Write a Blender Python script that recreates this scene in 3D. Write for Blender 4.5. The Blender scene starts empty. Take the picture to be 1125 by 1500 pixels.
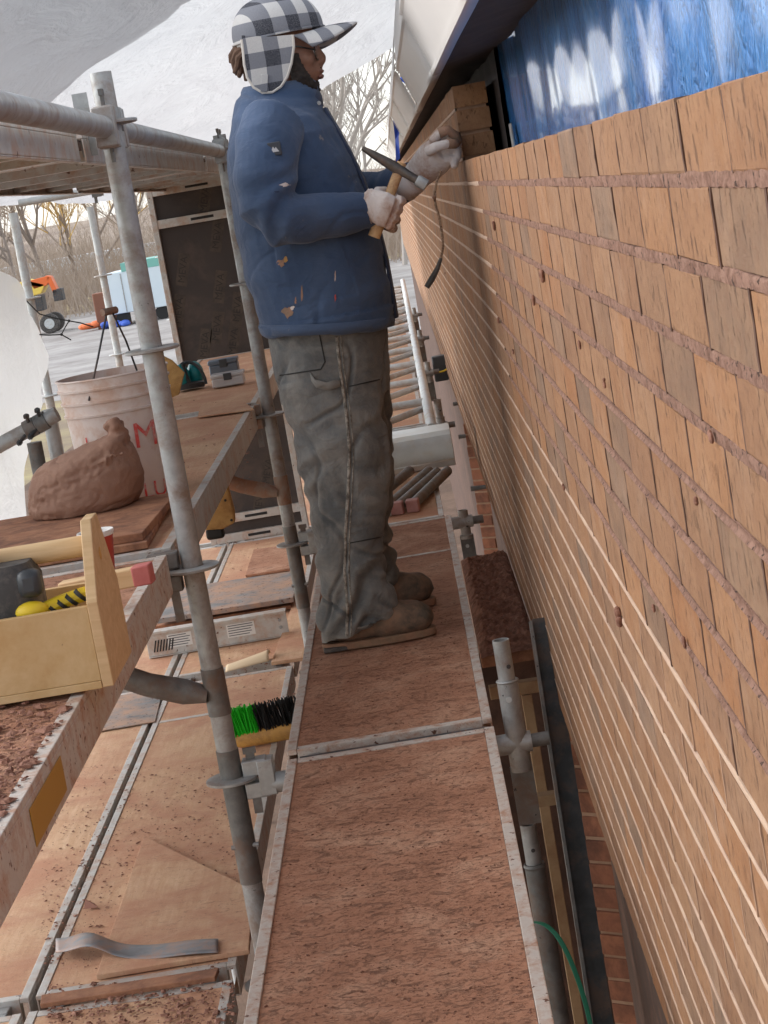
import bpy, bmesh, math, random
from mathutils import Vector, Matrix, noise
random.seed(7)
SC = bpy.context.scene
COL = SC.collection
R = math.radians
V = Vector

# ------------------------------------------------------------------ camera
FPX, ROLL, VPX, VPY, CAMH = 2950.0, R(9.7), 562.0, 271.0, 1.22
yd = V((VPX-562.5, 750-VPY, -FPX)).normalized()
zd = V((-math.sin(ROLL), math.cos(ROLL), 0))
zd.z = (zd.x*yd.x + zd.y*yd.y)/(-yd.z)
zd.normalize()
xd = yd.cross(zd)
CR = Matrix((xd, yd, zd))                 # camera axes -> world axes
CP = V((0, 0, CAMH))
cam = bpy.data.objects.new('camera', bpy.data.cameras.new('camera'))
COL.objects.link(cam)
cam.data.lens = FPX/1500*36
cam.data.sensor_width = 36
cam.data.sensor_fit = 'AUTO'
cam.data.clip_start = 0.05
cam.data.clip_end = 3000
cam.matrix_world = Matrix.Translation(CP) @ CR.to_4x4()
SC.camera = cam
SC.render.resolution_x, SC.render.resolution_y = 768, 1024

# ------------------------------------------------------------------ light
SUN_EL, SUN_AZ = R(38), R(288)            # azimuth clockwise from +Y: from the open left side
w = bpy.data.worlds.new('World')
SC.world = w
w.use_nodes = True
nt = w.node_tree
sky = nt.nodes.new('ShaderNodeTexSky')
sky.sky_type = 'NISHITA'
sky.sun_disc = False
sky.sun_elevation = SUN_EL
sky.sun_rotation = SUN_AZ
sky.air_density = 1.0
sky.dust_density = 1.2
sky.ozone_density = 1.0
hs = nt.nodes.new('ShaderNodeHueSaturation')      # overcast: the cloud cover takes the blue out
hs.inputs['Saturation'].default_value = 0.28
nt.links.new(sky.outputs[0], hs.inputs['Color'])
bg = nt.nodes['Background']
bg.inputs['Strength'].default_value = 0.15
nt.links.new(hs.outputs[0], bg.inputs['Color'])
sl = bpy.data.lights.new('sun', 'SUN')
sl.energy = 1.0
sl.angle = R(75)
sl.color = (1.0, 0.985, 0.96)
sun = bpy.data.objects.new('sun', sl)
COL.objects.link(sun)
sd = V((math.sin(SUN_AZ)*math.cos(SUN_EL), math.cos(SUN_AZ)*math.cos(SUN_EL), math.sin(SUN_EL)))
sun.rotation_euler = sd.to_track_quat('Z', 'Y').to_euler()
sun.location = (0, 0, 30)
SC.view_settings.view_transform = 'Standard'
SC.view_settings.look = 'None'
SC.view_settings.exposure = 1.12
SC.view_settings.gamma = 1.0
SC.view_settings.use_curve_mapping = False

# ------------------------------------------------------------------ pixel -> place on a known plane
def ray(px, py):
    return CR @ V((px-562.5, 750-py, -FPX))
def at(px, py, Y):
    d = ray(px, py)
    return CP + d*(Y/d.y)
def atz(px, py, Z):
    d = ray(px, py)
    return CP + d*((Z-CAMH)/d.z)
def atx(px, py, X):
    d = ray(px, py)
    return CP + d*(X/d.x)
def proj(P):
    c = CR.transposed() @ (V(P)-CP)
    return (562.5+FPX*c.x/-c.z, 750-FPX*c.y/-c.z)

# ------------------------------------------------------------------ mesh builder
def frame(T, A=None):
    T = V(T).normalized()
    if A is None:
        A = V((0, 0, 1)) if abs(T.z) < .9 else V((1, 0, 0))
    A = V(A) - T*V(A).dot(T)
    if A.length < 1e-6:
        A = T.orthogonal()
    A.normalize()
    return T, A, T.cross(A)

class MB:
    def __init__(s):
        s.v, s.f = [], []
    def add(s, vs, fs):
        o = len(s.v)
        s.v += [V(p) for p in vs]
        s.f += [tuple(i+o for i in f) for f in fs]
        return s
    def box(s, lo, hi):
        x0, y0, z0 = lo; x1, y1, z1 = hi
        return s.add([(x0,y0,z0),(x1,y0,z0),(x1,y1,z0),(x0,y1,z0),(x0,y0,z1),(x1,y0,z1),(x1,y1,z1),(x0,y1,z1)],
                     [(0,3,2,1),(4,5,6,7),(0,1,5,4),(1,2,6,5),(2,3,7,6),(3,0,4,7)])
    def beam(s, p0, p1, a, b, A=None):          # rectangular bar, a along A, b across
        T, A, B = frame(V(p1)-V(p0), A)
        q = [A*(i*a/2)+B*(j*b/2) for i, j in ((-1,-1),(1,-1),(1,1),(-1,1))]
        vs = [V(p0)+k for k in q]+[V(p1)+k for k in q]
        return s.add(vs, [(3,2,1,0),(4,5,6,7),(0,1,5,4),(1,2,6,5),(2,3,7,6),(3,0,4,7)])
    def tube(s, p0, p1, r0, r1=None, n=16, hollow=0):
        r1 = r0 if r1 is None else r1
        return s.loft([(p0, r0, r0), (p1, r1, r1)], n=n, hollow=hollow)
    def pipe(s, pts, r, n=8):
        k = len(pts)
        return s.loft([(p, r[i] if isinstance(r, (list, tuple)) else r, r[i] if isinstance(r, (list, tuple)) else r) for i, p in enumerate(pts)], n=n)
    def loft(s, secs, n=16, A=None, cap=True, hollow=0, e=1.0):
        P = [V(q[0]) for q in secs]
        vs, fs = [], []
        Aprev = A
        for i, q in enumerate(secs):
            T = (P[min(i+1, len(P)-1)]-P[max(i-1, 0)])
            a0 = q[3] if len(q) > 3 else Aprev
            T, Ax, B = frame(T, a0)
            if len(q) > 4:
                Ax = V(q[3]).normalized(); B = V((0, math.copysign(1, B.y), 0))
            if len(q) <= 3:
                Aprev = Ax
            for k in range(n):
                t = 2*math.pi*k/n
                c, d = math.cos(t), math.sin(t)
                if e != 1.0:
                    c = math.copysign(abs(c)**e, c); d = math.copysign(abs(d)**e, d)
                vs.append(P[i]+Ax*(q[1]*c)+B*(q[2]*d))
        m = len(P)
        for i in range(m-1):
            for k in range(n):
                a, b = i*n+k, i*n+(k+1) % n
                fs.append((a, b, b+n, a+n))
        if hollow:                               # open end showing the tube wall
            T = (P[-1]-P[-2]).normalized()
            o = len(vs)
            c = P[-1]
            for k in range(n):
                vs.append(c+(vs[(m-1)*n+k]-c)*hollow)
            for k in range(n):
                vs.append(vs[o+k]-T*min(.12, (P[-1]-P[-2]).length*.8))
            for k in range(n):
                k2 = (k+1) % n
                fs.append(((m-1)*n+k, (m-1)*n+k2, o+k2, o+k))
                fs.append((o+k, o+k2, o+n+k2, o+n+k))
            fs.append(tuple(o+n+k for k in range(n)))
            fs.append(tuple(reversed(range(n))))
        elif cap:
            fs.append(tuple(reversed(range(n))))
            fs.append(tuple((m-1)*n+k for k in range(n)))
        return s.add(vs, fs)
    def lathe(s, c, axis, prof, n=24, cap=True):  # prof: (along, radius)
        T, A, B = frame(axis)
        vs, fs = [], []
        for h, r in prof:
            for k in range(n):
                t = 2*math.pi*k/n
                vs.append(V(c)+T*h+A*(r*math.cos(t))+B*(r*math.sin(t)))
        for i in range(len(prof)-1):
            for k in range(n):
                a, b = i*n+k, i*n+(k+1) % n
                fs.append((a, b, b+n, a+n))
        if cap:
            fs.append(tuple(reversed(range(n))))
            fs.append(tuple((len(prof)-1)*n+k for k in range(n)))
        return s.add(vs, fs)
    def prism(s, poly, d):                      # 3D polygon extruded by vector d
        n = len(poly)
        vs = [V(p) for p in poly]+[V(p)+V(d) for p in poly]
        fs = [tuple(reversed(range(n))), tuple(range(n, 2*n))]
        fs += [(i, (i+1) % n, (i+1) % n+n, i+n) for i in range(n)]
        return s.add(vs, fs)
    def grid(s, fn, nu, nv):
        vs = [fn(i/nu, j/nv) for j in range(nv+1) for i in range(nu+1)]
        fs = [(j*(nu+1)+i, j*(nu+1)+i+1, (j+1)*(nu+1)+i+1, (j+1)*(nu+1)+i) for j in range(nv) for i in range(nu)]
        return s.add(vs, fs)
    def ball(s, c, r, n=12, m=8):
        rx, ry, rz = r if isinstance(r, (tuple, list)) else (r, r, r)
        vs = [V(c)+V((0, 0, -rz))]
        for j in range(1, m):
            p = math.pi*j/m-math.pi/2
            for k in range(n):
                t = 2*math.pi*k/n
                vs.append(V(c)+V((rx*math.cos(p)*math.cos(t), ry*math.cos(p)*math.sin(t), rz*math.sin(p))))
        vs.append(V(c)+V((0, 0, rz)))
        fs = [(0, 1+(k+1) % n, 1+k) for k in range(n)]
        for j in range(m-2):
            for k in range(n):
                a, b = 1+j*n+k, 1+j*n+(k+1) % n
                fs.append((a, b, b+n, a+n))
        L = len(vs)-1
        fs += [(L, L-n+k, L-n+(k+1) % n) for k in range(n)]
        return s.add(vs, fs)
    def mesh(s, name, origin=(0, 0, 0)):
        me = bpy.data.meshes.new(name)
        o = V(origin)
        me.from_pydata([tuple(p-o) for p in s.v], [], s.f)
        me.validate()
        bm = bmesh.new(); bm.from_mesh(me)
        bmesh.ops.recalc_face_normals(bm, faces=bm.faces)
        bm.to_mesh(me); bm.free()
        return me
    def build(s, name, mat, parent=None, smooth=35, bevel=0, solid=0):
        o0 = parent_origin(parent)
        me = s.mesh(name, o0)
        o = bpy.data.objects.new(name, me)
        COL.objects.link(o)
        me.materials.append(mat)
        if smooth:
            me.polygons.foreach_set('use_smooth', [True]*len(me.polygons))
            me.set_sharp_from_angle(angle=R(smooth))
        if parent:
            o.parent = parent
        if solid:
            m = o.modifiers.new('solid', 'SOLIDIFY'); m.thickness = solid
        if bevel:
            m = o.modifiers.new('bevel', 'BEVEL'); m.width = bevel; m.segments = 2; m.limit_method = 'ANGLE'; m.angle_limit = R(50)
        return o

def parent_origin(p):
    o = V((0, 0, 0))
    while p is not None:
        o += p.location
        p = p.parent
    return o
def tag(o, label=None, cat=None, group=None, kind=None):
    if label: o['label'] = label
    if cat: o['category'] = cat
    if group: o['group'] = group
    if kind: o['kind'] = kind
    return o
def thing(name, loc, label, cat, group=None):
    e = bpy.data.objects.new(name, None)
    COL.objects.link(e)
    e.location = loc
    e.empty_display_size = .1
    return tag(e, label, cat, group)
def sub(o, parent):
    """re-parent a mesh built without a parent, keeping its place"""
    o.parent = parent
    o.location = V(o.location)-parent_origin(parent)
    return o
def remesh(mb, name, mat, parent=None, voxel=.01, smooth_it=6, disp=None):
    """lofts joined into one continuous skin"""
    me = mb.mesh(name+'_src')
    o = bpy.data.objects.new(name+'_src', me)
    COL.objects.link(o)
    m = o.modifiers.new('r', 'REMESH'); m.mode = 'VOXEL'; m.voxel_size = voxel
    if smooth_it:
        m = o.modifiers.new('s', 'SMOOTH'); m.iterations = smooth_it; m.factor = .5
    dg = bpy.context.evaluated_depsgraph_get()
    me2 = bpy.data.meshes.new_from_object(o.evaluated_get(dg))
    bpy.data.objects.remove(o); bpy.data.meshes.remove(me)
    me2.name = name
    org = parent_origin(parent)
    if disp:
        vn = [v.normal.copy() for v in me2.vertices]
        for v, n_ in zip(me2.vertices, vn):
            v.co = v.co + n_*disp(v.co, n_)
    for v in me2.vertices:
        v.co -= org
    me2.polygons.foreach_set('use_smooth', [True]*len(me2.polygons))
    me2.materials.clear(); me2.materials.append(mat)
    o = bpy.data.objects.new(name, me2)
    COL.objects.link(o)
    o.parent = parent
    return o
def nz(x, y=0, z=0, s=1.0):
    return noise.noise(V((x*s, y*s, z*s)))

# ------------------------------------------------------------------ materials
def srgb(r, g, b):
    f = lambda c: (c/255/12.92) if c/255 <= .04045 else ((c/255+.055)/1.055)**2.4
    return (f(r), f(g), f(b), 1)
class NT:
    def __init__(s, name):
        s.m = bpy.data.materials.new(name); s.m.use_nodes = True
        s.t = s.m.node_tree; s.n = s.t.nodes; s.l = s.t.links
        s.b = s.n['Principled BSDF']
        s.geo = s.n.new('ShaderNodeNewGeometry')
        s.pos = s.geo.outputs['Position']
    def set(s, **k):
        for a, v in k.items():
            s.b.inputs[a.replace('_', ' ')].default_value = v
        return s
    def map(s, scale, src=None, rot=(0, 0, 0)):
        m = s.n.new('ShaderNodeMapping')
        m.inputs['Scale'].default_value = scale if isinstance(scale, tuple) else (scale,)*3
        m.inputs['Rotation'].default_value = rot
        s.l.new(src or s.pos, m.inputs['Vector'])
        return m.outputs[0]
    def noise(s, scale, detail=6, rough=.6, src=None, dist=0):
        n = s.n.new('ShaderNodeTexNoise')
        n.inputs['Scale'].default_value = 1
        n.inputs['Detail'].default_value = detail
        n.inputs['Roughness'].default_value = rough
        n.inputs['Distortion'].default_value = dist
        s.l.new(s.map(scale, src), n.inputs['Vector'])
        return n.outputs['Fac']
    def ramp(s, fac, stops, interp='LINEAR'):
        r = s.n.new('ShaderNodeValToRGB')
        r.color_ramp.interpolation = interp
        e = r.color_ramp.elements
        while len(e) < len(stops): e.new(.5)
        for k, (p, c) in zip(e, stops):
            k.position = p; k.color = c if len(c) == 4 else (*c, 1)
        s.l.new(fac, r.inputs[0])
        return r.outputs[0]
    def mix(s, fac, a, b, mode='MIX'):
        m = s.n.new('ShaderNodeMix'); m.data_type = 'RGBA'; m.blend_type = mode
        for k, sock in ((fac, 0), (a, 6), (b, 7)):
            if isinstance(k, (int, float)): m.inputs[sock].default_value = k
            elif isinstance(k, tuple): m.inputs[sock].default_value = k if len(k) == 4 else (*k, 1)
            else: s.l.new(k, m.inputs[sock])
        return m.outputs[2]
    def math(s, op, a, b=0.0):
        m = s.n.new('ShaderNodeMath'); m.operation = op
        for k, i in ((a, 0), (b, 1)):
            if isinstance(k, (int, float)): m.inputs[i].default_value = k
            else: s.l.new(k, m.inputs[i])
        return m.outputs[0]
    def sep(s, src=None):
        n = s.n.new('ShaderNodeSeparateXYZ'); s.l.new(src or s.pos, n.inputs[0]); return n.outputs
    def bump(s, h, strength=.3, dist=.002):
        b = s.n.new('ShaderNodeBump'); b.inputs['Strength'].default_value = strength; b.inputs['Distance'].default_value = dist
        s.l.new(h, b.inputs['Height']); s.l.new(b.outputs[0], s.b.inputs['Normal'])
    def col(s, c):
        s.l.new(c, s.b.inputs['Base Color']); return s
    def rough(s, c):
        s.l.new(c, s.b.inputs['Roughness']); return s
W4 = (1, 1, 1, 1); K4 = (0, 0, 0, 1)
def pm(name, c1, c2, scale=12, rough=.7, metal=0, dirt=None, dirt_amt=.5, dirt_scale=7, bump=.25, bscale=90, bdist=.002, speck=None, speck_scale=120, speck_thr=.68):
    t = NT(name)
    n1 = t.noise(scale, 6, .62)
    c = t.ramp(n1, [(.3, c1), (.7, c2)])
    if dirt:
        n2 = t.noise(dirt_scale, 9, .7, dist=.3)
        f = t.ramp(n2, [(max(.02, .62-dirt_amt*.5), K4), (min(.98, .78-dirt_amt*.4), W4)])
        c = t.mix(f, c, dirt)
        if metal:
            t.l.new(t.math('MULTIPLY', t.math('SUBTRACT', 1.0, f), metal), t.b.inputs['Metallic'])
    if speck:
        n3 = t.noise(speck_scale, 3, .6)
        c = t.mix(t.ramp(n3, [(speck_thr, K4), (min(.99, speck_thr+.05), W4)]), c, speck)
    t.col(c).set(Roughness=rough)
    if metal and not dirt: t.set(Metallic=metal)
    if bump: t.bump(t.noise(bscale, 8, .7), bump, bdist)
    return t.m
RED = srgb(142, 98, 78); REDD = srgb(96, 62, 48)
M = {}
M['galv'] = pm('galvanised_steel', srgb(150,152,152), srgb(178,180,180), 30, .5, .55, srgb(132,116,104), .3, 9, .12, 160, .001, srgb(78,76,74), 50, .7)
M['galv_dark'] = pm('weathered_steel_tube', srgb(98,98,97), srgb(132,132,130), 26, .55, .5, srgb(110,88,74), .35, 8, .15, 160, .001, srgb(50,48,46), 50, .7)
M['galv_pale'] = pm('pale_zinc_tube', srgb(186,192,194), srgb(210,214,214), 30, .5, .3, srgb(178,164,152), .25, 9, .1, 160, .001)
M['rust'] = pm('mortar_stained_steel', srgb(160,118,92), srgb(140,108,90), 18, .75, .2, srgb(150,140,130), .35, 11, .3, 120, .002)
M['alu'] = pm('dusty_aluminium', srgb(186,182,176), srgb(206,204,200), 22, .5, .45, srgb(184,152,130), .3, 14, .15, 140, .001, srgb(104,70,54), 46, .66)
M['alu_mort'] = pm('mortar_smeared_rail', srgb(198,190,182), srgb(212,206,198), 22, .6, .25, srgb(176,136,112), .34, 22, .3, 120, .002, srgb(104,70,54), 60, .63)
M['steel_dark'] = pm('dark_steel', srgb(60,62,64), srgb(86,88,90), 20, .55, .4, srgb(104,84,72), .3, 10, .2)
def plymat(name, c1, c2, dust, amt, grain=True, chips=.6):
    t = NT(name)
    g = t.noise((60, 5, 60), 6, .65, dist=.6)
    c = t.ramp(g, [(.3, c1), (.72, c2)])
    d = t.noise(3.2, 8, .68, dist=.4)
    c = t.mix(t.ramp(d, [(.62-amt*.4, K4), (.74-amt*.25, W4)]), c, dust)
    msk = t.ramp(t.noise(2.1, 5, .6), [(.35, (.25, .25, .25, 1)), (.7, W4)])
    s1 = t.noise((40, 78, 40), 9, .82, dist=.8)
    f1 = t.math('MULTIPLY', t.ramp(s1, [(chips-.03, K4), (chips+.05, W4)]), msk)
    c = t.mix(t.math('MULTIPLY', f1, .7), c, srgb(116,76,58))
    s4 = t.noise((9, 14, 9), 8, .75, dist=1.2)
    c = t.mix(t.math('MULTIPLY', t.ramp(s4, [(.5, K4), (.72, W4)]), .4), c, srgb(196,158,132))
    s2 = t.noise(150, 4, .7)
    c = t.mix(t.math('MULTIPLY', t.ramp(s2, [(.6, K4), (.7, W4)]), .35), c, srgb(210,186,166))
    t.col(c).set(Roughness=.85)
    h = t.math('ADD', t.math('MULTIPLY', f1, .8), t.noise(170, 6, .7))
    t.bump(h, .5, .003)
    return t.m
t = NT('mortar_caked_plywood')
c = t.ramp(t.noise((5, 5, 5), 10, .74, dist=.6), [(.32, srgb(158,110,84)), (.5, srgb(184,134,106)), (.68, srgb(208,166,138))])
c = t.mix(t.math('MULTIPLY', t.ramp(t.noise((1.3, .8, 1), 5, .6), [(.4, K4), (.7, W4)]), .45), c, srgb(168,116,88))
g1 = t.noise((26, 44, 26), 9, .82, dist=.9)
f1 = t.ramp(g1, [(.54, K4), (.60, W4)])
c = t.mix(t.math('MULTIPLY', f1, .62), c, srgb(104,66,48))
g2 = t.noise((120, 150, 120), 6, .75)
f2 = t.ramp(g2, [(.55, K4), (.64, W4)])
c = t.mix(t.math('MULTIPLY', f2, .4), c, srgb(88,56,42))
g3 = t.noise((70, 90, 70), 6, .75)
c = t.mix(t.math('MULTIPLY', t.ramp(g3, [(.58, K4), (.68, W4)]), .4), c, srgb(206,168,144))
t.col(c).set(Roughness=.92)
t.bump(t.math('ADD', t.math('ADD', t.math('MULTIPLY', f1, .9), f2), t.noise(160, 7, .75)), .75, .004)
M['ply_red'] = t.m
M['ply_tan'] = plymat('dusty_plywood', srgb(196,154,118), srgb(220,186,152), srgb(188,138,108), .62, chips=.57)
M['ply_grey'] = pm('grey_worn_panel', srgb(104,104,106), srgb(142,142,142), 9, .7, 0, srgb(176,140,116), .45, 6, .3, 120, .002, srgb(92,62,48), 60, .62)
M['wood_edge'] = pm('raw_plank_wood', srgb(150,100,72), srgb(176,128,96), 20, .85, 0, srgb(120,80,60), .4, 12, .4, 80, .003)
M['lumber'] = pm('framing_lumber', srgb(150,122,90), srgb(170,140,106), 14, .8, 0, srgb(140,104,74), .3, 8, .2)
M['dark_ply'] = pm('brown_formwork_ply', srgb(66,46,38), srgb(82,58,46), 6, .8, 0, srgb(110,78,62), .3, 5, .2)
t = NT('mason_mortar_mound')
n1 = t.noise(9, 7, .6)
t.col(t.ramp(n1, [(.3, srgb(138,102,84)), (.7, srgb(160,124,104))])).set(Roughness=.72)
t.bump(t.math('ADD', t.noise(60, 8, .7), t.noise(240, 4, .6)), .35, .004)
M['mortar_wet'] = t.m
M['mortar_crumb'] = pm('crumbled_mortar', srgb(140,98,80), srgb(170,126,106), 40, .9, 0, srgb(112,74,58), .45, 30, .6, 120, .004)
M['mortar_brown'] = pm('fresh_brown_mortar', srgb(140,106,90), srgb(162,126,108), 30, .95, 0, srgb(116,82,66), .4, 60, .8, 160, .005, srgb(70,48,38), 110, .6)
M['mortar_light'] = pm('dried_pale_mortar', srgb(184,156,132), srgb(206,180,158), 18, .9, 0, srgb(186,156,136), .45, 10, .4, 200, .002)
M['mortar_core'] = pm('joint_mortar', srgb(74,50,38), srgb(98,68,54), 30, .95, 0, None, 0, 0, .5, 150, .003)
M['core_pale'] = pm('old_joint_mortar', srgb(150,118,94), srgb(170,136,112), 30, .95, 0, None, 0, 0, .5, 150, .003)
# brick: each brick takes its own tint, dark drag marks and pits run down the wire-cut face
t = NT('wirecut_brick')
oi = t.n.new('ShaderNodeObjectInfo')
rnd = t.math('FRACT', t.math('ADD', oi.outputs['Random'], t.geo.outputs['Random Per Island']))
base = t.ramp(rnd, [(0, srgb(144,101,68)), (.18, srgb(160,118,82)), (.36, srgb(160,106,60)), (.52, srgb(144,106,76)), (.68, srgb(168,117,72)), (.84, srgb(128,102,82)), (1, srgb(152,104,64))])
off = t.n.new('ShaderNodeVectorMath'); off.operation = 'ADD'
cmb = t.n.new('ShaderNodeCombineXYZ')
t.l.new(t.math('MULTIPLY', rnd, 37.0), cmb.inputs[1]); t.l.new(t.pos, off.inputs[0]); t.l.new(cmb.outputs[0], off.inputs[1])
src = off.outputs[0]
n1 = t.noise((14, 9, 14), 7, .7, src)
c = t.mix(t.math('MULTIPLY', t.ramp(n1, [(.42, K4), (.7, W4)]), .45), base, srgb(180,138,100))
n0 = t.noise((90, 70, 90), 6, .75, src)
c = t.mix(t.math('MULTIPLY', t.ramp(n0, [(.5, K4), (.66, W4)]), .5), c, srgb(128,88,62))
st = t.noise((90, 95, 30), 7, .76, src)
fst = t.ramp(st, [(.575, K4), (.62, W4)])
c = t.mix(t.math('MULTIPLY', t.math('MULTIPLY', fst, t.ramp(t.noise((9, 6, 9), 4, .6, src), [(.35, (.25, .25, .25, 1)), (.65, W4)])), .62), c, srgb(100,66,48))
wn = t.noise((7, 7, 7), 6, .7)
c = t.mix(t.math('MULTIPLY', t.ramp(wn, [(.5, K4), (.78, W4)]), .42), c, srgb(180,150,126))
hv = t.n.new('ShaderNodeHueSaturation'); hv.inputs['Saturation'].default_value = .96; hv.inputs['Value'].default_value = .92
t.l.new(c, hv.inputs['Color']); c = hv.outputs[0]
t.col(c).set(Roughness=.9)
t.bump(t.math('SUBTRACT', t.noise((120, 80, 90), 8, .75, src), t.math('MULTIPLY', fst, 1.2)), .8, .004)
M['brick'] = t.m
M['brick_end'] = pm('brick_bed_face', srgb(166,120,100), srgb(188,142,120), 26, .9, 0, srgb(150,110,100), .4, 12, .4, 140, .002, srgb(92,60,48), 90, .67)
M['brick_old'] = pm('old_red_brick', srgb(134,84,62), srgb(160,104,76), 9, .9, 0, srgb(104,66,50), .4, 7, .5, 120, .003)
# blue peel-and-stick membrane
t = NT('blue_membrane')
n1 = t.noise((5, 5, 2), 5, .6)
c = t.ramp(n1, [(.3, srgb(30,118,206)), (.7, srgb(70,156,232))])
t.col(c).set(Roughness=.28)
n2 = t.noise((10, 18, 2.2), 6, .62, dist=.8)
n3 = t.noise((6, 9, 5), 4, .6, dist=1.5)
n4 = t.math('ABSOLUTE', t.math('SUBTRACT', t.noise((12, 7, 3.0), 4, .55, dist=1.8), .5))
n5 = t.math('ABSOLUTE', t.math('SUBTRACT', t.noise((12, 16, 9), 3, .5, dist=2.5), .5))
t.bump(t.math('ADD', t.math('ADD', t.math('MULTIPLY', n2, .8), n3), t.math('ADD', t.math('MULTIPLY', n4, 2.2), t.math('MULTIPLY', n5, 1.0))), 1.0, .024)
t.b.inputs['Coat Weight'].default_value = 1.0; t.b.inputs['Coat Roughness'].default_value = .09
M['blue'] = t.m
M['black_mem'] = pm('black_flashing', srgb(34,32,34), srgb(56,52,52), 10, .5, 0, srgb(80,74,72), .3, 6, .4, 40, .01)
M['white_metal'] = pm('white_fascia_metal', srgb(204,200,196), srgb(210,206,202), 1.2, .45, .0, None, 0, 0, 0)
M['soffit'] = pm('dark_soffit_board', srgb(56,48,44), srgb(78,68,62), 8, .8, 0, None, 0, 0, .3, 30, .01)
M['blue_tape'] = pm('torn_blue_plastic', srgb(44,80,190), srgb(70,110,220), 14, .4, 0, None, 0, 0, .3, 40, .01)
def sheetmat(name, c, trans, bumpd, clear=.05):
    t = NT(name)
    d = t.n.new('ShaderNodeBsdfDiffuse'); d.inputs['Color'].default_value = c
    tr = t.n.new('ShaderNodeBsdfTranslucent'); tr.inputs['Color'].default_value = c
    gl = t.n.new('ShaderNodeBsdfGlossy'); gl.inputs['Roughness'].default_value = .35; gl.inputs['Color'].default_value = (.9, .9, .9, 1)
    m1 = t.n.new('ShaderNodeMixShader'); m1.inputs[0].default_value = trans
    m2 = t.n.new('ShaderNodeMixShader'); m2.inputs[0].default_value = .06
    t.l.new(d.outputs[0], m1.inputs[1]); t.l.new(tr.outputs[0], m1.inputs[2])
    t.l.new(m1.outputs[0], m2.inputs[1]); t.l.new(gl.outputs[0], m2.inputs[2])
    b = t.n.new('ShaderNodeBump'); b.inputs['Strength'].default_value = .6; b.inputs['Distance'].default_value = bumpd
    h = t.math('ADD', t.noise((2.2, 1.4, 2.2), 6, .62, dist=.8), t.math('MULTIPLY', t.noise(9, 4, .6), .12))
    t.l.new(h, b.inputs['Height'])
    for s in (d, tr, gl): t.l.new(b.outputs[0], s.inputs['Normal'])
    tp = t.n.new('ShaderNodeBsdfTransparent'); m3 = t.n.new('ShaderNodeMixShader'); m3.inputs[0].default_value = clear
    t.l.new(m2.outputs[0], m3.inputs[1]); t.l.new(tp.outputs[0], m3.inputs[2])
    t.l.new(m3.outputs[0], t.n['Material Output'].inputs[0])
    return t.m
M['poly'] = sheetmat('white_poly_sheet', (.64, .65, .67, 1), .56, .12)
M['poly_near'] = sheetmat('white_poly_curtain', (.84, .85, .86, 1), .55, .06, .08)
def plain(name, c, rough=.5, metal=0, **k):
    t = NT(name); t.set(Base_Color=c, Roughness=rough, Metallic=metal)
    for a, v in k.items(): t.b.inputs[a.replace('_', ' ')].default_value = v
    return t.m
# ================================================================== ground and the far lot
GZ = -4.0
def sheet(name, pts, z, mat, kind='structure'):
    mb = MB(); mb.add([(x, y, z) for x, y in pts], [tuple(range(len(pts)))])
    return tag(mb.build(name, mat, smooth=0), kind=kind)
M['ground'] = pm('winter_ground', srgb(150,136,100), srgb(172,160,116), .5, .95, 0, srgb(128,112,92), .5, .2, .3, 20, .02)
M['asphalt'] = pm('pale_wet_asphalt', srgb(150,146,144), srgb(170,166,162), .4, .85, 0, srgb(126,120,116), .4, .25, .2, 30, .01)
M['grass'] = pm('winter_grass', srgb(160,150,86), srgb(186,174,108), .9, .95, 0, srgb(130,118,76), .5, .7, .5, 12, .05)
sheet('ground', [(-1500,-300),(1500,-300),(1500,2500),(-1500,2500)], GZ, M['ground'])
sheet('parking_lot', [(-70,92),(40,92),(40,150),(-70,136)], GZ+.012, M['asphalt'])
sheet('access_road', [(-40,70),(40,62),(40,92.5),(-70,92.5)], GZ+.006, M['asphalt'])
mb = MB()
def hillf(u, v):
    x = -420+840*u; y = 240+160*v
    return V((x, y, GZ-.4+v*9+3*v*nz(x, y, 3, .02)))
mb.grid(hillf, 60, 14)
M['hill'] = pm('bare_woodland_slope', srgb(150,134,120), srgb(176,160,142), .12, .95, 0, srgb(128,112,100), .5, .06, .5, 3, .2)
tag(mb.build('hill', M['hill']), kind='structure')

# ================================================================== the brick wall being laid
WX = 0.224; CO = 0.0667; BL = 0.206; BH = 0.0567; BD = 0.09; JT = .01
ZTOP = 1.2475; ZBOT = -.13
wall = thing('brick_wall', (WX, 3, ZBOT), 'long tan brick wall with brown and pale mortar joints beside the scaffold deck', 'wall')
def brick_mesh(seed):
    rr = random.Random(seed)
    j = lambda a: rr.uniform(-a, a)
    L, D, Hh = (BL-.0085)/2, BD, BH/2
    mb = MB(); vs = []
    c = .0009
    # front face with worn, chamfered edges: 3 nested rectangles on the X- side
    for x, ins in ((0+j(.0003), c+.0004), (c, 0), (D, 0)):
        for sy, sz in ((-1,-1),(1,-1),(1,1),(-1,1)):
            vs.append((x+j(.0003), sy*(L-ins)+j(.0012), sz*(Hh-ins)+j(.0011)))
    fs = [(0,3,2,1), (8,9,10,11)]
    for r in (0, 4):
        for k in range(4):
            a, b = r+k, r+(k+1) % 4
            fs.append((a, b, b+4, a+4))
    mb.add(vs, fs)
    me = mb.mesh('brick')
    me.materials.append(M['brick'])
    return me
BM = [brick_mesh(i) for i in range(10)]
cands = []
YEND, YSTACK = 46.0, 5.53
ncourse = int((ZTOP-ZBOT)/CO)+1
rr = random.Random(3)
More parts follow.
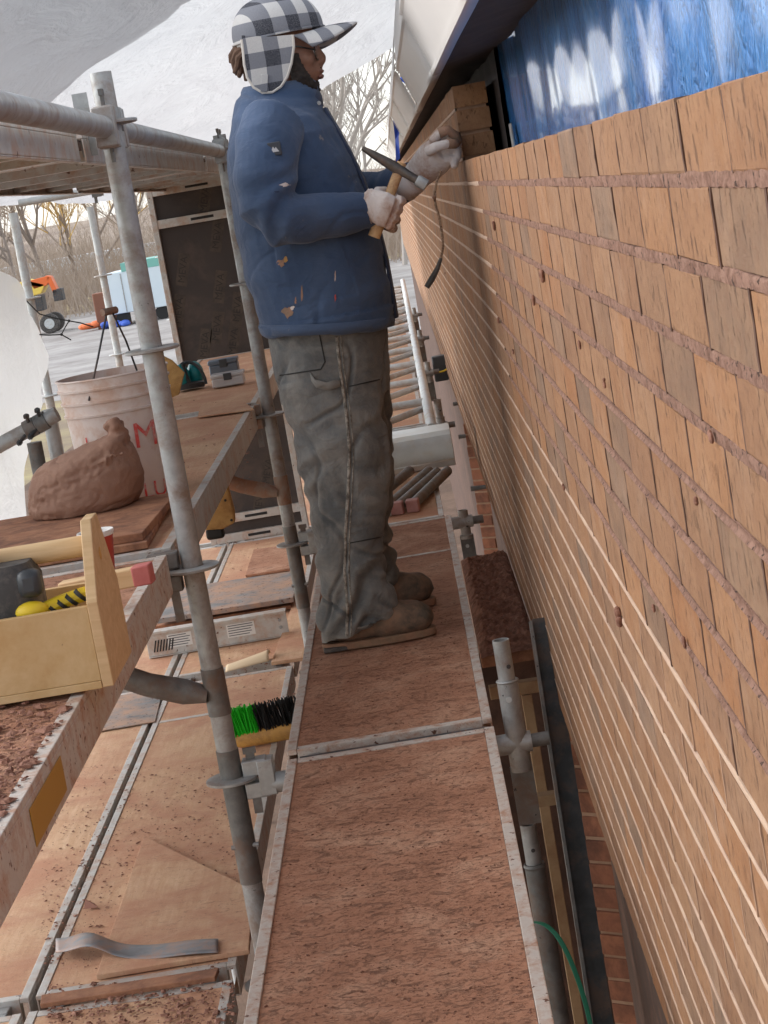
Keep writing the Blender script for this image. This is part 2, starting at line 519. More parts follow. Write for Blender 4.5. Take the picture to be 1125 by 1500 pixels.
for k in range(-3, ncourse):
    zc = ZTOP-BH/2-k*CO
    if zc-BH/2 < ZBOT-.02: continue
    offs = 0.0 if k % 2 == 0 else BL/2
    y0 = YSTACK if k < 0 else .6
    y = (y0+(BL-JT)/2) if k < 0 else y0+offs
    while y < YEND:
        px, py = proj((WX, y, zc))
        if y > 1.0 and -60 < px < 1190 and -60 < py < 1560:
            far = ((px-562)**2+(py-271)**2)
            cands.append((y+(0 if k >= 0 else -3), k, y, zc, offs))
        y += BL
cands.sort(key=lambda q: q[0])
near, rest = cands[:296], cands[296:]
for _, k, y, zc, _o in near:
    o = bpy.data.objects.new('brick', BM[rr.randrange(10)])
    COL.objects.link(o)
    o.parent = wall
    o.location = V((WX+rr.uniform(-.0003, .0003), y+rr.uniform(-.002, .002), zc+rr.uniform(-.001, .001)))-wall.location
    o.rotation_euler = (rr.uniform(-.004, .004), 0, rr.uniform(-.0016, .0016))
mb = MB()
for _, k, y, zc, _o in rest:
    x = WX+rr.uniform(-.0005, .0005); L, Hh = (BL-JT)/2, BH/2
    vs = []
    for xx, ins in ((x, .0008), (x+.0008, 0), (x+BD, 0)):
        for sy, sz in ((-1,-1),(1,-1),(1,1),(-1,1)):
            vs.append((xx, y+sy*(L-ins), zc+sz*(Hh-ins)))
    fs = [(0,3,2,1)]
    for r in (0, 4):
        for q in range(4):
            a, b = r+q, r+(q+1) % 4
            fs.append((a, b, b+4, a+4))
    if y < YSTACK+.2 and k < 0: fs.append((8,9,10,11))
    mb.add(vs, fs)
tag(mb.build('far_brick_courses', M['brick'], wall, smooth=0), kind='stuff')
# mortar behind the faces (head joints show it)
mb = MB(); mb.box((WX+.0030, .7, .655), (WX+BD-.006, 4.85, ZTOP-.004)); mb.build('mortar_backing', M['mortar_core'], wall, smooth=0)
mb = MB(); mb.box((WX+.0030, .7, ZBOT), (WX+BD-.006, 4.85, .6535)); mb.box((WX+.004, 4.8515, ZBOT), (WX+BD-.006, YEND, ZTOP-.004)); mb.box((WX+.004, YSTACK+.006, ZTOP-.0035), (WX+BD-.006, YEND, ZTOP+3*CO-.006))
mb.build('mortar_backing', M['core_pale'], wall, smooth=0)
# head joints, a ragged mortar fillet in each upright gap
hj_a, hj_b = MB(), MB()
for _, k, y, zc, _o in near+[q for q in rest if q[2] < 9]:
    if k < 0: continue
    yj = y-BL/2; nseg = 5; vs = []
    for i in range(nseg+1):
        z = zc-BH/2-.001+(BH+(.002 if k else -.003))*i/nseg
        w_ = .0046*(1+.3*nz(y*31, z*60, 2)); x = WX-.0004+.0012*nz(y*17, z*45, 6)
        vs += [(WX+.006, yj-w_, z), (x, yj-w_*.8, z), (x+.0002, yj+w_*.8, z), (WX+.006, yj+w_, z)]
    fs = [(4*i+a, 4*i+a+1, 4*i+a+5, 4*i+a+4) for i in range(nseg) for a in range(3)]
    (hj_a if (zc > .66 and y < 4.9) else hj_b).add(vs, fs)
tag(hj_a.build('head_joints', M['mortar_core'], wall, smooth=40), kind='stuff')
tag(hj_b.build('head_joints', M['core_pale'], wall, smooth=40), kind='stuff')
# bed joints, one strip per course
def bed(z, ya, yb, step, wid, proud, rough, mat, seed, tooled=False):
    n = int((yb-ya)/step)
    mb = MB()
    prof = [(-1.0, -.007), (-.75, .1), (-.3, .8), (.3, 1.0), (.75, .35), (1.0, -.007)]
    if tooled: prof = [(-1.0, -.007), (-.9, .5), (-.4, -.9), (.25, -1.0), (.85, .3), (1.0, -.007)]
    vs, fs = [], []
    for i in range(n+1):
        y = ya+(yb-ya)*i/n
        wv = nz(y*6, seed, 1)*.0012
        ww = wid*(1+.25*nz(y*9, seed, 5)+(.35*nz(y*3.1, seed, 12) if mat is M['mortar_light'] else 0)+rough*.5*nz(y*60, seed, 9))
        for q, (a, p) in enumerate(prof):
            r = rough*(nz(y*70, q*3.1+seed, 2)*.0036+nz(y*190, q*7+seed, 4)*.003)
            edge = q in (0, 5)
            pr = -(proud*p+r*(1 if 0 < q < 5 else .3))
            x = WX+(.012 if edge else pr)
            vs.append((x, y, z+a*ww/2+wv+(r*.4 if 0 < q < 5 else 0)))
    m = len(prof)
    for i in range(n):
        for q in range(m-1):
            fs.append((i*m+q, i*m+q+1, (i+1)*m+q+1, (i+1)*m+q))
    mb.add(vs, fs)
    return mb.build('bed_joint', mat, wall, smooth=60)
for k in range(ncourse):
    zj = ZTOP-BH-JT/2-k*CO
    if zj < ZBOT: break
    if zj > .655:
        fresh = k < 4
        bed(zj, 1.0, 4.86, .006, .0145 if fresh else .0118, .0005 if fresh else .0018, .42 if fresh else .12, M['mortar_brown'], k, not fresh)
        bed(zj, 4.86, YEND, .08, .0125, .0012, .12, M['mortar_light'], k+50)
    else:
        bed(zj, 1.0, 8.0, .02, .0108, .0012, .2, M['mortar_light'], k+50)
        bed(zj, 8.0, YEND, .15, .0115, .0015, .1, M['mortar_light'], k+50)
for k in range(3):
    bed(ZTOP+JT/2+k*CO-.0003, YSTACK+.01, YEND, .08, .0105, .0012, .12, M['mortar_light'], k+80)
# mortar lumps squeezed out and left on the face
mb = MB()
for px, py, s in [(907,905,.010),(958,888,.004),(652,400,.004),(731,470,.006),(724,330,.007),(1043,640,.004),(1020,730,.004),(886,560,.004),(850,505,.004),(826,712,.005),(1003,940,.004),(795,405,.008),(782,440,.006),(752,515,.005)]:
    p = atx(px, py, WX-.003)
    for q in range(5):
        mb.ball(p+V((-.001, random.uniform(-s, s)*1.2, random.uniform(-s, s))), (s*.5, s*random.uniform(.5, 1), s*random.uniform(.5, 1)), 7, 5)
tag(mb.build('mortar_lumps', M['mortar_crumb'], wall), kind='stuff')

# lower brick piers under the shelf, seen through the gap, each face turned towards the scaffold
def pier(px, py, Y, label, wid=.62, h=2.2):
    p = at(px, py, Y)
    d = V((.81, -.59, 0)); n_ = V((-.59, -.81, 0))
    root = thing('brick_pier', (p.x, p.y, -2.4), label, 'brick pier', 'brick piers under the wall')
    mbm = MB(); a = p-d*.02; mbm.prism([V((a.x, a.y, -2.4))-n_*.006, V((a.x, a.y, -2.4))+d*wid-n_*.006, V((a.x, a.y, -2.4))+d*wid-n_*.25, V((a.x, a.y, -2.4))-n_*.25], (0, 0, 2.4+ZBOT-.03))
    mbm.build('mortar_core', M['core_pale'], root, smooth=0)
    z = ZBOT-.04-BH; k = 0
    cnt = 0
    while z > -1.75:
        s0 = -.02+(0 if k % 2 else -.1)
        while s0 < wid:
            s1 = min(s0+.19, wid); s00 = max(s0, -.02)
            if s1-s00 > .03:
                q = V((p.x, p.y, 0))
                jn = random.uniform(-.003, .003)
                mb = MB(); mb.prism([q+d*s00+n_*jn+V((0,0,z)), q+d*s1+n_*jn+V((0,0,z)), q+d*s1-n_*.06+V((0,0,z)), q+d*s00-n_*.06+V((0,0,z))], (0, 0, BH))
                mb.build('brick', M['brick_old'], root, smooth=0, bevel=.003)
            s0 += .2
        z -= CO; k += 1
pier(858, 1180, 5.15, 'dark red brick pier behind the steel angle, nearest of the piers under the wall', .5)
pier(694, 690, 11.3, 'farther dark red brick pier beside the scaffold posts, past the mortar pile', .5)

# the storey below: rendered wall set back under the shelf, bare soil at its foot
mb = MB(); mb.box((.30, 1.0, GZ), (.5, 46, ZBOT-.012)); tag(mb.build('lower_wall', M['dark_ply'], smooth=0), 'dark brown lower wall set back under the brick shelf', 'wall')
sheet('dirt_strip', [(-9,-12),(6,-12),(6,60),(-9,60)], GZ+.02, pm('site_dirt', srgb(110,88,72), srgb(136,110,92), 1.5, .95, 0, srgb(92,72,58), .5, .8, .5, 20, .03))

# blue membrane on the backing wall, eave above
BX = .352
mb = MB()
def memb(u, v):
    y = .6+12*u; z = .2+1.42*v
    return V((BX-.006*nz(y*3, z*5, 1)-.003*nz(y*9, z*2.5, 7), y, z))
mb.grid(memb, 220, 26)
bw = tag(mb.build('membrane_wall', M['blue'], smooth=180), 'glossy blue waterproof membrane on the backing wall above the unfinished brick', 'membrane')
mb = MB(); mb.grid(lambda u, v: V((BX-.012-.012*abs(nz(u*90, v*3, 2)), 5.35+26*u, 1.0+.62*v)), 120, 5)
mb.build('dark_flashing', M['black_mem'], bw, smooth=180)
mb = MB(); q = atx(754, 216, BX-.012); mb.box((BX-.016, q.y-.04, q.z-.02), (BX-.013, q.y+.04, q.z+.06)); mb.build('brick_tie', M['galv'], bw, smooth=0)
EX, EZ = .172, 1.475
eave = thing('eave', (EX, 3, EZ), 'white metal fascia and dark soffit of the eave over the brick wall', 'eave')
mb = MB(); mb.grid(lambda u, v: V((EX+.012+(BX-EX-.01)*v, 2.75+28*u, EZ+.012+.012*nz(u*60, v*4, 3)+.03*v)), 120, 4); mb.build('soffit', M['soffit'], eave, smooth=180)
y = 2.72; i = 0
while y < 24:
    L = 2.6
    jo = random.uniform(-.006, .006)
    mb = MB()
    prof = [(EX+.022, EZ+.002), (EX-.002, EZ-.002), (EX-.006, EZ+.01), (EX+.004+jo, EZ+.018), (EX-.05+jo, EZ+.16), (EX-.058+jo, EZ+.165), (EX-.04, EZ+.3)]
    vs, fs = [], []
    for a in range(5):
        yy = y+L*a/4
        for (xx, zz) in prof: vs.append((xx+.0015*nz(yy*1.1, xx*30, 4), yy, zz+.003*nz(yy*.8, 3, 8)))
    m = len(prof)
    for a in range(4):
        for q in range(m-1): fs.append((a*m+q, a*m+q+1, (a+1)*m+q+1, (a+1)*m+q))
    mb.add(vs, fs)
    mb.build('fascia_panel', M['white_metal'], eave, smooth=25, solid=.0015)
    y += L-.004; i += 1
# torn blue plastic hanging off the eave end
for nm, pts, Y, lab in (('torn_plastic', [(588,88),(598,97),(608,84),(612,100),(604,112),(598,124),(583,117),(592,108)], 13.0, 'torn scrap of blue plastic hanging at the end of the fascia'),
                   ('plastic_strip', [(577,158),(592,155),(588,172),(584,200),(586,232),(580,238),(579,205),(576,180)], 13.2, 'narrow blue plastic strip hanging below the torn scrap')):
    mb = MB(); mb.prism([at(a, b, Y)+V((0, .05*math.sin(a), 0)) for a, b in pts], (0, .004, 0))
    tag(mb.build(nm, M['blue_tape'], smooth=0), lab, 'plastic scrap')

# ================================================================== poly sheeting over and beside the scaffold
def roofz(x, y): return CAMH+1.17+.34*x+.05*nz(x*1.1, y*.35, 2)+.02*nz(x*3, y*1.3, 5)
mb = MB()
mb.grid(lambda u, v: V((-2.6+3.4*u, 5.6+14.0*v, roofz(-2.6+3.4*u, 5.6+14.0*v)-.06*math.sin(math.pi*u))), 50, 90)
tag(mb.build('roof_sheet', M['poly'], smooth=180), 'big translucent white plastic sheet roofing the scaffold', 'plastic sheet')
mb = MB()
def fold(u, v):
    x = -2.5+2.9*u
    ye = 8.9-.42*(x+1.0)+.35*nz(x*2.3, 4, 1)+.12*nz(x*7, 2, 1)
    y = 5.8+(ye-5.8)*v
    return V((x, y, roofz(x, y)-.10-.05*math.sin(3*x+1)-.03*nz(x*2, y*1.5, 9)))
mb.grid(fold, 60, 60)
tag(mb.build('overlapping_sheet', M['poly'], smooth=180), 'greyer overlapping plastic sheet sagging at the upper left', 'plastic sheet')
CED = sorted((lambda p: (p.z, p.y))(atx(a, b, -1.6)) for a, b in [(40,900),(45,770),(40,690),(45,640),(62,590),(76,520),(62,490),(38,440),(14,408),(-20,385),(-60,330)])
mb = MB()
def curtain(u, v):
    # edge follows the hanging border; the sheet runs back towards the camera along the outer side
    ed = CED
    z = CED[0][0]+(CED[-1][0]-CED[0][0])*v
    for (za, ya), (zb, yb) in zip(ed, ed[1:]):
        if za <= z <= zb+1e-6:
            ye = ya+(yb-ya)*(z-za)/(zb-za); break
    else: ye = 7.2
    y = 4.2+(ye-4.2)*u
    x = -1.60+.05*nz(y*2.2, z*.8, 3)+.03*nz(y*6, z*1.5, 8)
    return V((x, y, z))
mb.grid(curtain, 70, 60)
tag(mb.build('side_sheet', M['poly_near'], smooth=180), 'white plastic sheet hanging down the outer side behind the mortar mound', 'plastic sheet')
# ================================================================== scaffold
PX = -.567; JY = [4.47, 7.54, 10.61, 13.68, 16.75, 19.82]
RZ = [-.05+.5*k for k in range(-8, 4)]
def rosette(mb, x, y, z, r=.061):
    mb.lathe((x, y, z-.0045), (0, 0, 1), [(0, .026), (0, r-.004), (.002, r), (.007, r), (.009, r-.004), (.009, .026)], 28, cap=False)
def wedge_head(mb, c, d):           # cast head on a ledger end; d points from the standard to the ledger
    d = V(d); s = d.cross(V((0, 0, 1)))
    for z0, z1 in ((.008, .045), (-.045, -.008)):
        mb.beam(c+d*.028+V((0,0,(z0+z1)/2)), c+d*.085+V((0,0,(z0+z1)/2)), z1-z0, .042, (0, 0, 1))
    mb.beam(c+d*.062, c+d*.10, .085, .046, (0, 0, 1))
def wedge_pin(mb, c, d):
    d = V(d)
    mb.beam(c+d*.047+V((0,0,-.085)), c+d*.050+V((0,0,.062)), .020, .006, d)
    mb.beam(c+d*.050+V((0,0,.058)), c+d*.050+V((0,0,.072)), .030, .009, d)
LABP = ['grey galvanised scaffold post in the foreground, left of the worker', 'galvanised scaffold post directly behind the worker', 'third scaffold post of the inner row behind the dark panel', 'fourth scaffold post of the inner row, far behind', 'fifth scaffold post of the inner row, far behind', 'sixth and farthest scaffold post of the inner row']
for i, y in enumerate(JY):
    root = thing('scaffold_post', (PX, y, -4), LABP[i], 'scaffold post', 'inner row of scaffold posts')
    ztop = 1.56 if i == 0 else 1.50
    mb = MB(); mb.tube((PX, y, -4), (PX, y, ztop), .0242, n=24, hollow=.86); mb.build('tube', M['galv'], root)
    if i < 3:
        mb = MB(); mb.tube((PX, y, -.30), (PX, y, .02), .0262, n=24); mb.build('sleeve', M['galv_dark'], root)
        mb = MB(); mb.tube((PX-.03, y-.01, -.21), (PX+.034, y-.012, -.21), .006, n=8); mb.build('bolt', M['galv'], root)
    for z in RZ:
        if z < -1.2: continue
        mb = MB(); rosette(mb, PX, y, z); mb.build('rosette', M['galv'], root, bevel=0)
    if i == 0:   # small upright plates and clip at the head of the post
        a = at(118, 150, y+.12)
        mb = MB(); mb.beam((a.x, a.y, a.z-.12), (a.x, a.y, a.z+.02), .034, .004, (1, 0, 0)); mb.build('clip_plate', M['galv'], root)
for i, (x, y) in enumerate([(-1.93, 10.61), (-1.90, 13.2), (-1.9, 16.75)]):
    root = thing('scaffold_post', (x, y, -4), ['outer scaffold post at the left edge in front of the machine', 'outer scaffold post with a disc in front of the white trailer', 'farthest outer scaffold post behind the upright panel'][i], 'scaffold post', 'outer row of scaffold posts')
    mb = MB(); mb.tube((x, y, -4), (x, y, 1.40), .0242, n=18); mb.build('tube', M['galv_pale'], root)
    for z in (.45-.02, -.05, .95):
        mb = MB(); rosette(mb, x, y, z); mb.build('rosette', M['galv_pale'], root)
# transom tying the outer posts to the inner row under the raised platform
a = at(55, 300, 13.2); b = at(300, 262, 13.2)
root = thing('transom_tube', a, 'pale horizontal tube under the raised platform in front of the trees', 'scaffold tube')
mb = MB(); mb.tube((-2.35, 13.2, a.z+.03), (PX, 13.2, a.z+.03), .0242, n=16); mb.build('tube', M['galv_pale'], root)
mb = MB(); wedge_head(mb, V((-1.9, 13.2, a.z+.03)), (1, 0, 0)); wedge_pin(mb, V((-1.9, 13.2, a.z+.03)), (1, 0, 0)); mb.build('wedge_head', M['galv_dark'], root)

# guard ledgers along the inner row
zl = at(165, 187, 4.47).z
for i, (ya, yb, mt) in enumerate([(1.40, 4.47, 'rust'), (4.47, 7.54, 'galv'), (7.54, 10.61, 'galv')]):
    root = thing('ledger_tube', (PX, ya, zl), ['thick brown stained guard tube at the upper left corner', 'guard tube running from the foreground post to the post behind the worker', 'far guard tube beyond the worker'][i], 'scaffold tube', 'guard ledgers of the inner row')
    mb = MB(); mb.tube((PX-.004, ya+.09, zl), (PX-.004, yb-.09, zl), .0242, n=24); mb.build('tube', M['galv_stain'] if 'galv_stain' in M else M['galv'], root)
    for yy, d in ((ya, (0, 1, 0)), (yb, (0, -1, 0))):
        mb = MB(); wedge_head(mb, V((PX, yy, zl)), d); mb.build('wedge_head', M['galv'], root, bevel=.003)
        mb = MB(); wedge_pin(mb, V((PX, yy, zl+.01)), d); mb.build('wedge', M['galv_dark'], root)
# the wedge that sticks out to the right of the post head
# ------------------------------------------------------------------ side brackets: right ones carry the working deck, left ones the material platform
TOPR = {0: .17, 1: -.03, 2: .07, 3: .0, 4: .0, 5: .0}
for i, y in enumerate(JY):
    zb = -.075
    root = thing('deck_bracket', (PX, y, zb), ['steel bracket under the joint of the two walking decks', 'steel bracket at the far end of the walking deck, behind the worker', 'third bracket towards the far end', 'fourth bracket towards the far end', 'fifth bracket towards the far end', 'last and farthest deck bracket'][i], 'scaffold bracket', 'brackets carrying the walking deck')
    mb = MB(); mb.tube((PX+.09, y, zb), (.125, y, zb), .0242, n=18); mb.build('arm', M['galv'], root)
    mb = MB(); mb.tube((PX+.03, y, -.52), (-.05, y, zb-.02), .019, n=14); mb.build('brace', M['galv_dark'], root)
    mb = MB(); wedge_head(mb, V((PX, y, zb+.02)), (1, 0, 0)); mb.build('wedge_head', M['galv'], root, bevel=.003)
    mb = MB(); wedge_pin(mb, V((PX, y, zb+.02)), (1, 0, 0)); mb.build('wedge', M['galv_dark'], root)
    zt = TOPR[i]
    mb = MB(); mb.tube((.092, y, -.14), (.092, y, zt-.10), .0242, n=22); mb.lathe((.092, y, zt-.10), (0, 0, 1), [(0, .0242), (.004, .0265), (.006, .0242)], 22); mb.build('collar', M['galv'], root)
    mb = MB(); mb.tube((.092, y, zt-.11), (.092, y, zt), .0192, n=22, hollow=.84); mb.build('spigot', M['galv'], root)
    mb = MB(); mb.tube((.0885, y-.0265, zt-.135), (.0885, y-.02, zt-.135), .007, n=10); mb.build('bolt_head', M['galv_pale'], root)
    mb = MB(); mb.lathe((.10, y-.0196, zt-.06), (0, -1, 0), [(0, .005), (.0008, .005)], 12); mb.build('pin_hole', M['black_mem'], root)
    mb = MB(); mb.tube((.118, y, zb), (.165, y, zb), .016, n=16); mb.build('stub', M['galv_dark'], root)
    mb = MB(); mb.box((.066, y-.005, -.27), (.118, y+.005, -.13)); mb.build('end_plate', M['galv_dark'], root)
    if i < 2:    # lower socket of the standard below
        yl = y+.12
        mb = MB(); mb.tube((.088, yl, -4), (.088, yl, -.41), .0242, n=22); mb.lathe((.088, yl, -.42), (0, 0, 1), [(0, .0242), (.006, .0268), (.012, .0242)], 22); mb.build('lower_post', M['galv_dark'], root)
        mb = MB(); mb.tube((.088, yl, -.43), (.088, yl, -.31), .0192, n=22, hollow=.84); mb.build('lower_spigot', M['galv'], root)
        mb = MB(); mb.lathe((.09, yl-.0196, -.37), (0, -1, 0), [(0, .005), (.0008, .005)], 12); mb.build('pin_hole', M['black_mem'], root)
for i, y in enumerate(JY[:4]):
    z = .45
    root = thing('platform_bracket', (PX, y, z), ['grey bracket and brace of the foreground post, behind the toolbox', 'brown stained bracket and brace behind the canvas bag', 'third platform bracket, far behind the panel', 'fourth platform bracket, far behind the panel'][i], 'scaffold bracket', 'brackets carrying the material platform')
    mb = MB(); wedge_head(mb, V((PX, y, z)), (-1, 0, 0)); mb.build('wedge_head', M['galv_dark'] if i == 0 else M['rust'], root, bevel=.003)
    mb = MB(); wedge_pin(mb, V((PX, y-.012, z-.03)), (-1, 0, 0)); mb.build('wedge', M['galv_dark'], root)
    mb = MB(); mb.tube((PX-.09, y, z-.03), (-1.10, y, z-.03), .0242, n=16); mb.build('arm', M['galv_dark'], root)
    mt = M['galv_dark'] if i == 0 else M['rust']
    mb = MB(); mb.loft([((PX-.02, y, .155), .018, .034), ((PX-.07, y, .17), .030, .026), ((PX-.15, y, .20), .0275, .0275), ((-1.06, y, .385), .0275, .0275)], n=18, A=(0, 0, 1)); mb.build('brace', mt, root)
    mb = MB(); mb.tube((PX, y, .105), (PX, y, .215), .0268, n=22); mb.build('saddle', mt, root)
# ------------------------------------------------------------------ decks
def deck(name, x0, x1, y0, y1, zt, h, rail, topmat, railmat, label, group, seams=(), under=False, hooks=True):
    root = thing(name, ((x0+x1)/2, y0, zt-h), label, 'scaffold deck', group)
    for xa, xb in ((x0, x0+rail), (x1-rail, x1)):
        mb = MB()
        mb.box((xa, y0, zt-.012), (xb, y1, zt))
        xm = xa if xa == x0 else xb-.004
        mb.box((xm, y0+.002, zt-h), (xm+.004, y1-.002, zt-.0125))
        mb.box((min(xa, xm)+.0005, y0+.002, zt-h-.004), (xb-.0005, y1-.002, zt-h-.0002))
        mb.build('side_rail', railmat, root, smooth=0, bevel=.0015)
    for ya, yb in ((y0+.001, y0+.03), (y1-.03, y1-.001)):
        mb = MB(); mb.box((x0+rail+.001, ya, zt-h+.006), (x1-rail-.001, yb, zt-.001)); mb.build('end_rail', railmat, root, smooth=0, bevel=.0015)
    cuts = [y0+.0305]+list(seams)+[y1-.0305]
    for ya, yb in zip(cuts, cuts[1:]):
        mb = MB(); mb.box((x0+rail+.0008, ya+.003, zt-.014), (x1-rail-.0008, yb-.003, zt-.0025)); mb.build('plywood_panel', topmat, root, smooth=0)
    for s in seams:
        mb = MB(); mb.box((x0+rail+.001, s-.012, zt-.0024), (x1-rail-.001, s+.012, zt-.0008)); mb.build('seam_strip', railmat, root, smooth=0)
    n = max(2, int((y1-y0)/.5))
    for k in range(1, n):
        yy = y0+(y1-y0)*k/n
        mb = MB(); mb.box((x0+.006, yy-.02, zt-h+.004), (x1-.006, yy+.02, zt-.0145)); mb.build('cross_bar', M['alu'] if under else M['steel_dark'], root, smooth=0)
    if hooks:
        for xx in (x0+.06, x1-.06):
            for yy, s in ((y0, -1), (y1, 1)):
                mb = MB(); mb.beam((xx, yy-s*.01, zt-.03), (xx, yy+s*.045, zt-.028), .03, .03, (0, 0, 1)); mb.build('hook', M['galv'], root, bevel=.003)
    return root
deck('walking_deck', -.425, .044, 1.36, 4.375, 0, .062, .022, M['ply_red'], M['alu_mort'], 'nearest walking deck caked with red mortar, pale side rails', 'narrow decks beside the wall')
deck('walking_deck', -.430, .043, 4.445, 7.30, 0, .062, .022, M['ply_red'], M['alu_mort'], 'walking deck the worker stands on, second from the camera', 'narrow decks beside the wall', seams=(6.62,))
deck('walking_deck', -.43, .02, 7.62, 10.55, -.05, .06, .02, M['ply_tan'], M['alu'], 'third narrow deck with grey steel legs lying on it', 'narrow decks beside the wall')
deck('walking_deck', -.43, .0, 10.67, 13.6, -.05, .06, .02, M['ply_tan'], M['alu'], 'fourth narrow deck, under the lattice frame', 'narrow decks beside the wall')
deck('walking_deck', -.43, .0, 13.75, 16.7, -.05, .06, .02, M['ply_tan'], M['alu'], 'fifth narrow deck, under the far part of the lattice frame', 'narrow decks beside the wall')
deck('walking_deck', -.43, .0, 16.8, 24.0, -.05, .06, .02, M['ply_tan'], M['alu'], 'farthest narrow deck beside the wall', 'narrow decks beside the wall')
mb = MB(); mb.tube((-.40, 4.41, -.03), (.03, 4.41, -.03), .022, n=14)
tag(mb.build('joint_tube', M['steel_dark']), 'dark tube in the gap between the two nearest walking decks', 'scaffold tube')
DG = 'lower decks of the scaffold'
names = {0: ('left lower deck', 'lower deck'), }
bays = [(1.4, 4.40), (4.49, 7.47), (7.60, 10.55), (10.67, 13.6), (13.75, 16.7)]
pos = ['closest to the camera, strewn with rubble', 'beside the foreground post', 'in the bay behind the worker', 'under the upright dark panel', 'in the farthest bay']
for i, (ya, yb) in enumerate(bays):
    deck('lower_deck', -1.12, -.642, ya, yb, -.5, .075, .022, M['ply_tan'], M['alu'], 'right-hand lower plywood deck '+pos[i], DG, seams=((6.93,) if i == 1 else ()))
    deck('lower_deck', -1.615, -1.137, ya, yb, -.5, .075, .022, M['ply_tan'], M['alu'], 'left-hand lower plywood deck '+pos[i], DG)
for i, (ya, yb) in enumerate([(1.4, 4.41), (4.50, 7.48), (7.60, 10.4)]):
    deck('material_deck', -1.095, -.612, ya, yb, .5, .085, .024, M['ply_tan'] if i else M['ply_red'], M['alu_mort'] if i == 0 else M['alu'], ['raised platform deck under the toolbox, smeared with mortar', 'raised platform deck under the mortar mound and bucket', 'raised platform deck carrying the ear muffs and small cases'][i], 'raised material platform decks')
for i, (ya, yb) in enumerate([(1.4, 4.41), (4.50, 7.48), (7.60, 10.55)]):
    deck('upper_deck', -1.13, -.635, ya, yb, 1.442, .062, .02, M['dark_ply'], M['alu'], ['overhead deck at the upper left, nearest to the camera', 'overhead deck behind the foreground post head', 'farthest overhead deck above the dark panel'][i], 'overhead decks at the left', under=True)
# ladder-like lattice frame lying along the far decks beside the wall
lat = thing('lattice_frame', (0, 8.9, .05), 'pale steel lattice frame lying along the far decks beside the wall', 'lattice frame')
for x, r_, mt in ((.035, .026, 'galv_pale'), (-.42, .022, 'galv_pale')):
    mb = MB(); mb.tube((x, 9.3, .08), (x, 24, .08), r_, n=14); mb.build('chord', M[mt], lat)
y = 9.35; k = 0
while y < 23:
    mb = MB(); mb.tube((-.42, y, .08), (.035, y, .08), .021, n=12); mb.build('rung', M['galv_pale'], lat)
    mb = MB(); mb.tube((-.42, y+.12, .07), (.02, y+.95, .07), .018, n=12); mb.build('diagonal', M['galv_pale'], lat)
    y += 1.15; k += 1
# ================================================================== loose things on the scaffold
def text_geo(body, size, depth=0.0):
    cu = bpy.data.curves.new('t', 'FONT'); cu.body = body; cu.size = size; cu.align_x = 'CENTER'; cu.align_y = 'CENTER'
    o = bpy.data.objects.new('t', cu); COL.objects.link(o)
    me = bpy.data.meshes.new_from_object(o.evaluated_get(bpy.context.evaluated_depsgraph_get()))
    vs = [v.co.copy() for v in me.vertices]; fs = [tuple(p.vertices) for p in me.polygons]
    bpy.data.objects.remove(o); bpy.data.curves.remove(cu); bpy.data.meshes.remove(me)
    return vs, fs
M['red_ink'] = pm('worn_red_print', srgb(206,64,62), srgb(222,92,86), 40, .6, 0, srgb(214,190,178), .3, 30, 0)
M['pail'] = pm('dirty_white_pail', srgb(214,198,190), srgb(226,214,206), 6, .5, 0, srgb(202,166,144), .3, 9, .1, 90, .002)
M['pine'] = None
t = NT('pine_board')
g = t.noise((4, 40, 40), 5, .6, dist=1.2)
c = t.ramp(g, [(.3, srgb(198,162,116)), (.7, srgb(218,186,142))])
k_ = t.noise((9, 9, 5), 3, .5)
c = t.mix(t.math('MULTIPLY', t.ramp(k_, [(.68, K4), (.76, W4)]), .55), c, srgb(120,84,50))
t.col(c).set(Roughness=.6); t.bump(t.noise((20, 150, 150), 5, .6), .1, .001)
M['pine'] = t.m
M['pine_ply'] = pm('toolbox_plywood', srgb(198,166,118), srgb(214,184,138), 5, .6, 0, srgb(186,146,90), .35, 4, .08, 90, .001, srgb(120,84,54), 40, .74)
M['black_rubber'] = pm('worn_black_rubber', srgb(50,50,50), srgb(72,70,68), 14, .6, 0, srgb(110,102,96), .35, 16, .2, 120, .002)
M['black'] = plain('matt_black', srgb(30,30,30), .6)
M['yellow'] = plain('yellow_cord', srgb(226,194,40), .5)
M['teal'] = plain('teal_plastic', srgb(22,134,140), .35)
M['charcoal'] = plain('charcoal_plastic', srgb(58,62,66), .45)
M['clear'] = plain('clear_plastic', srgb(214,214,216), .25, 0, Alpha=.75)
M['bluegrey'] = plain('blue_grey_plastic', srgb(98,110,124), .4)
M['red_pl'] = plain('red_plastic', srgb(176,62,48), .45)
M['canvas'] = pm('tan_canvas', srgb(180,140,84), srgb(198,160,104), 30, .9, 0, srgb(150,110,66), .3, 10, .3, 300, .001)
M['paper'] = plain('cream_paper', srgb(222,198,164), .8)
M['white'] = plain('white_card', srgb(226,224,220), .6)
M['green_br'] = plain('green_bristle', srgb(40,190,40), .45)
M['yellow_wood'] = pm('varnished_broom_block', srgb(196,146,72), srgb(214,166,92), 16, .5, 0, srgb(150,104,60), .3, 9, .1)
M['green_strap'] = plain('green_strapping', srgb(44,120,92), .4)
M['stainless'] = pm('brushed_stainless', srgb(176,176,170), srgb(200,200,196), 5, .32, .75, srgb(186,176,160), .2, 6, .05)
M['tape'] = pm('grey_flashing_strip', srgb(112,114,118), srgb(142,144,148), 12, .5, .3, srgb(160,124,104), .35, 12, .2)

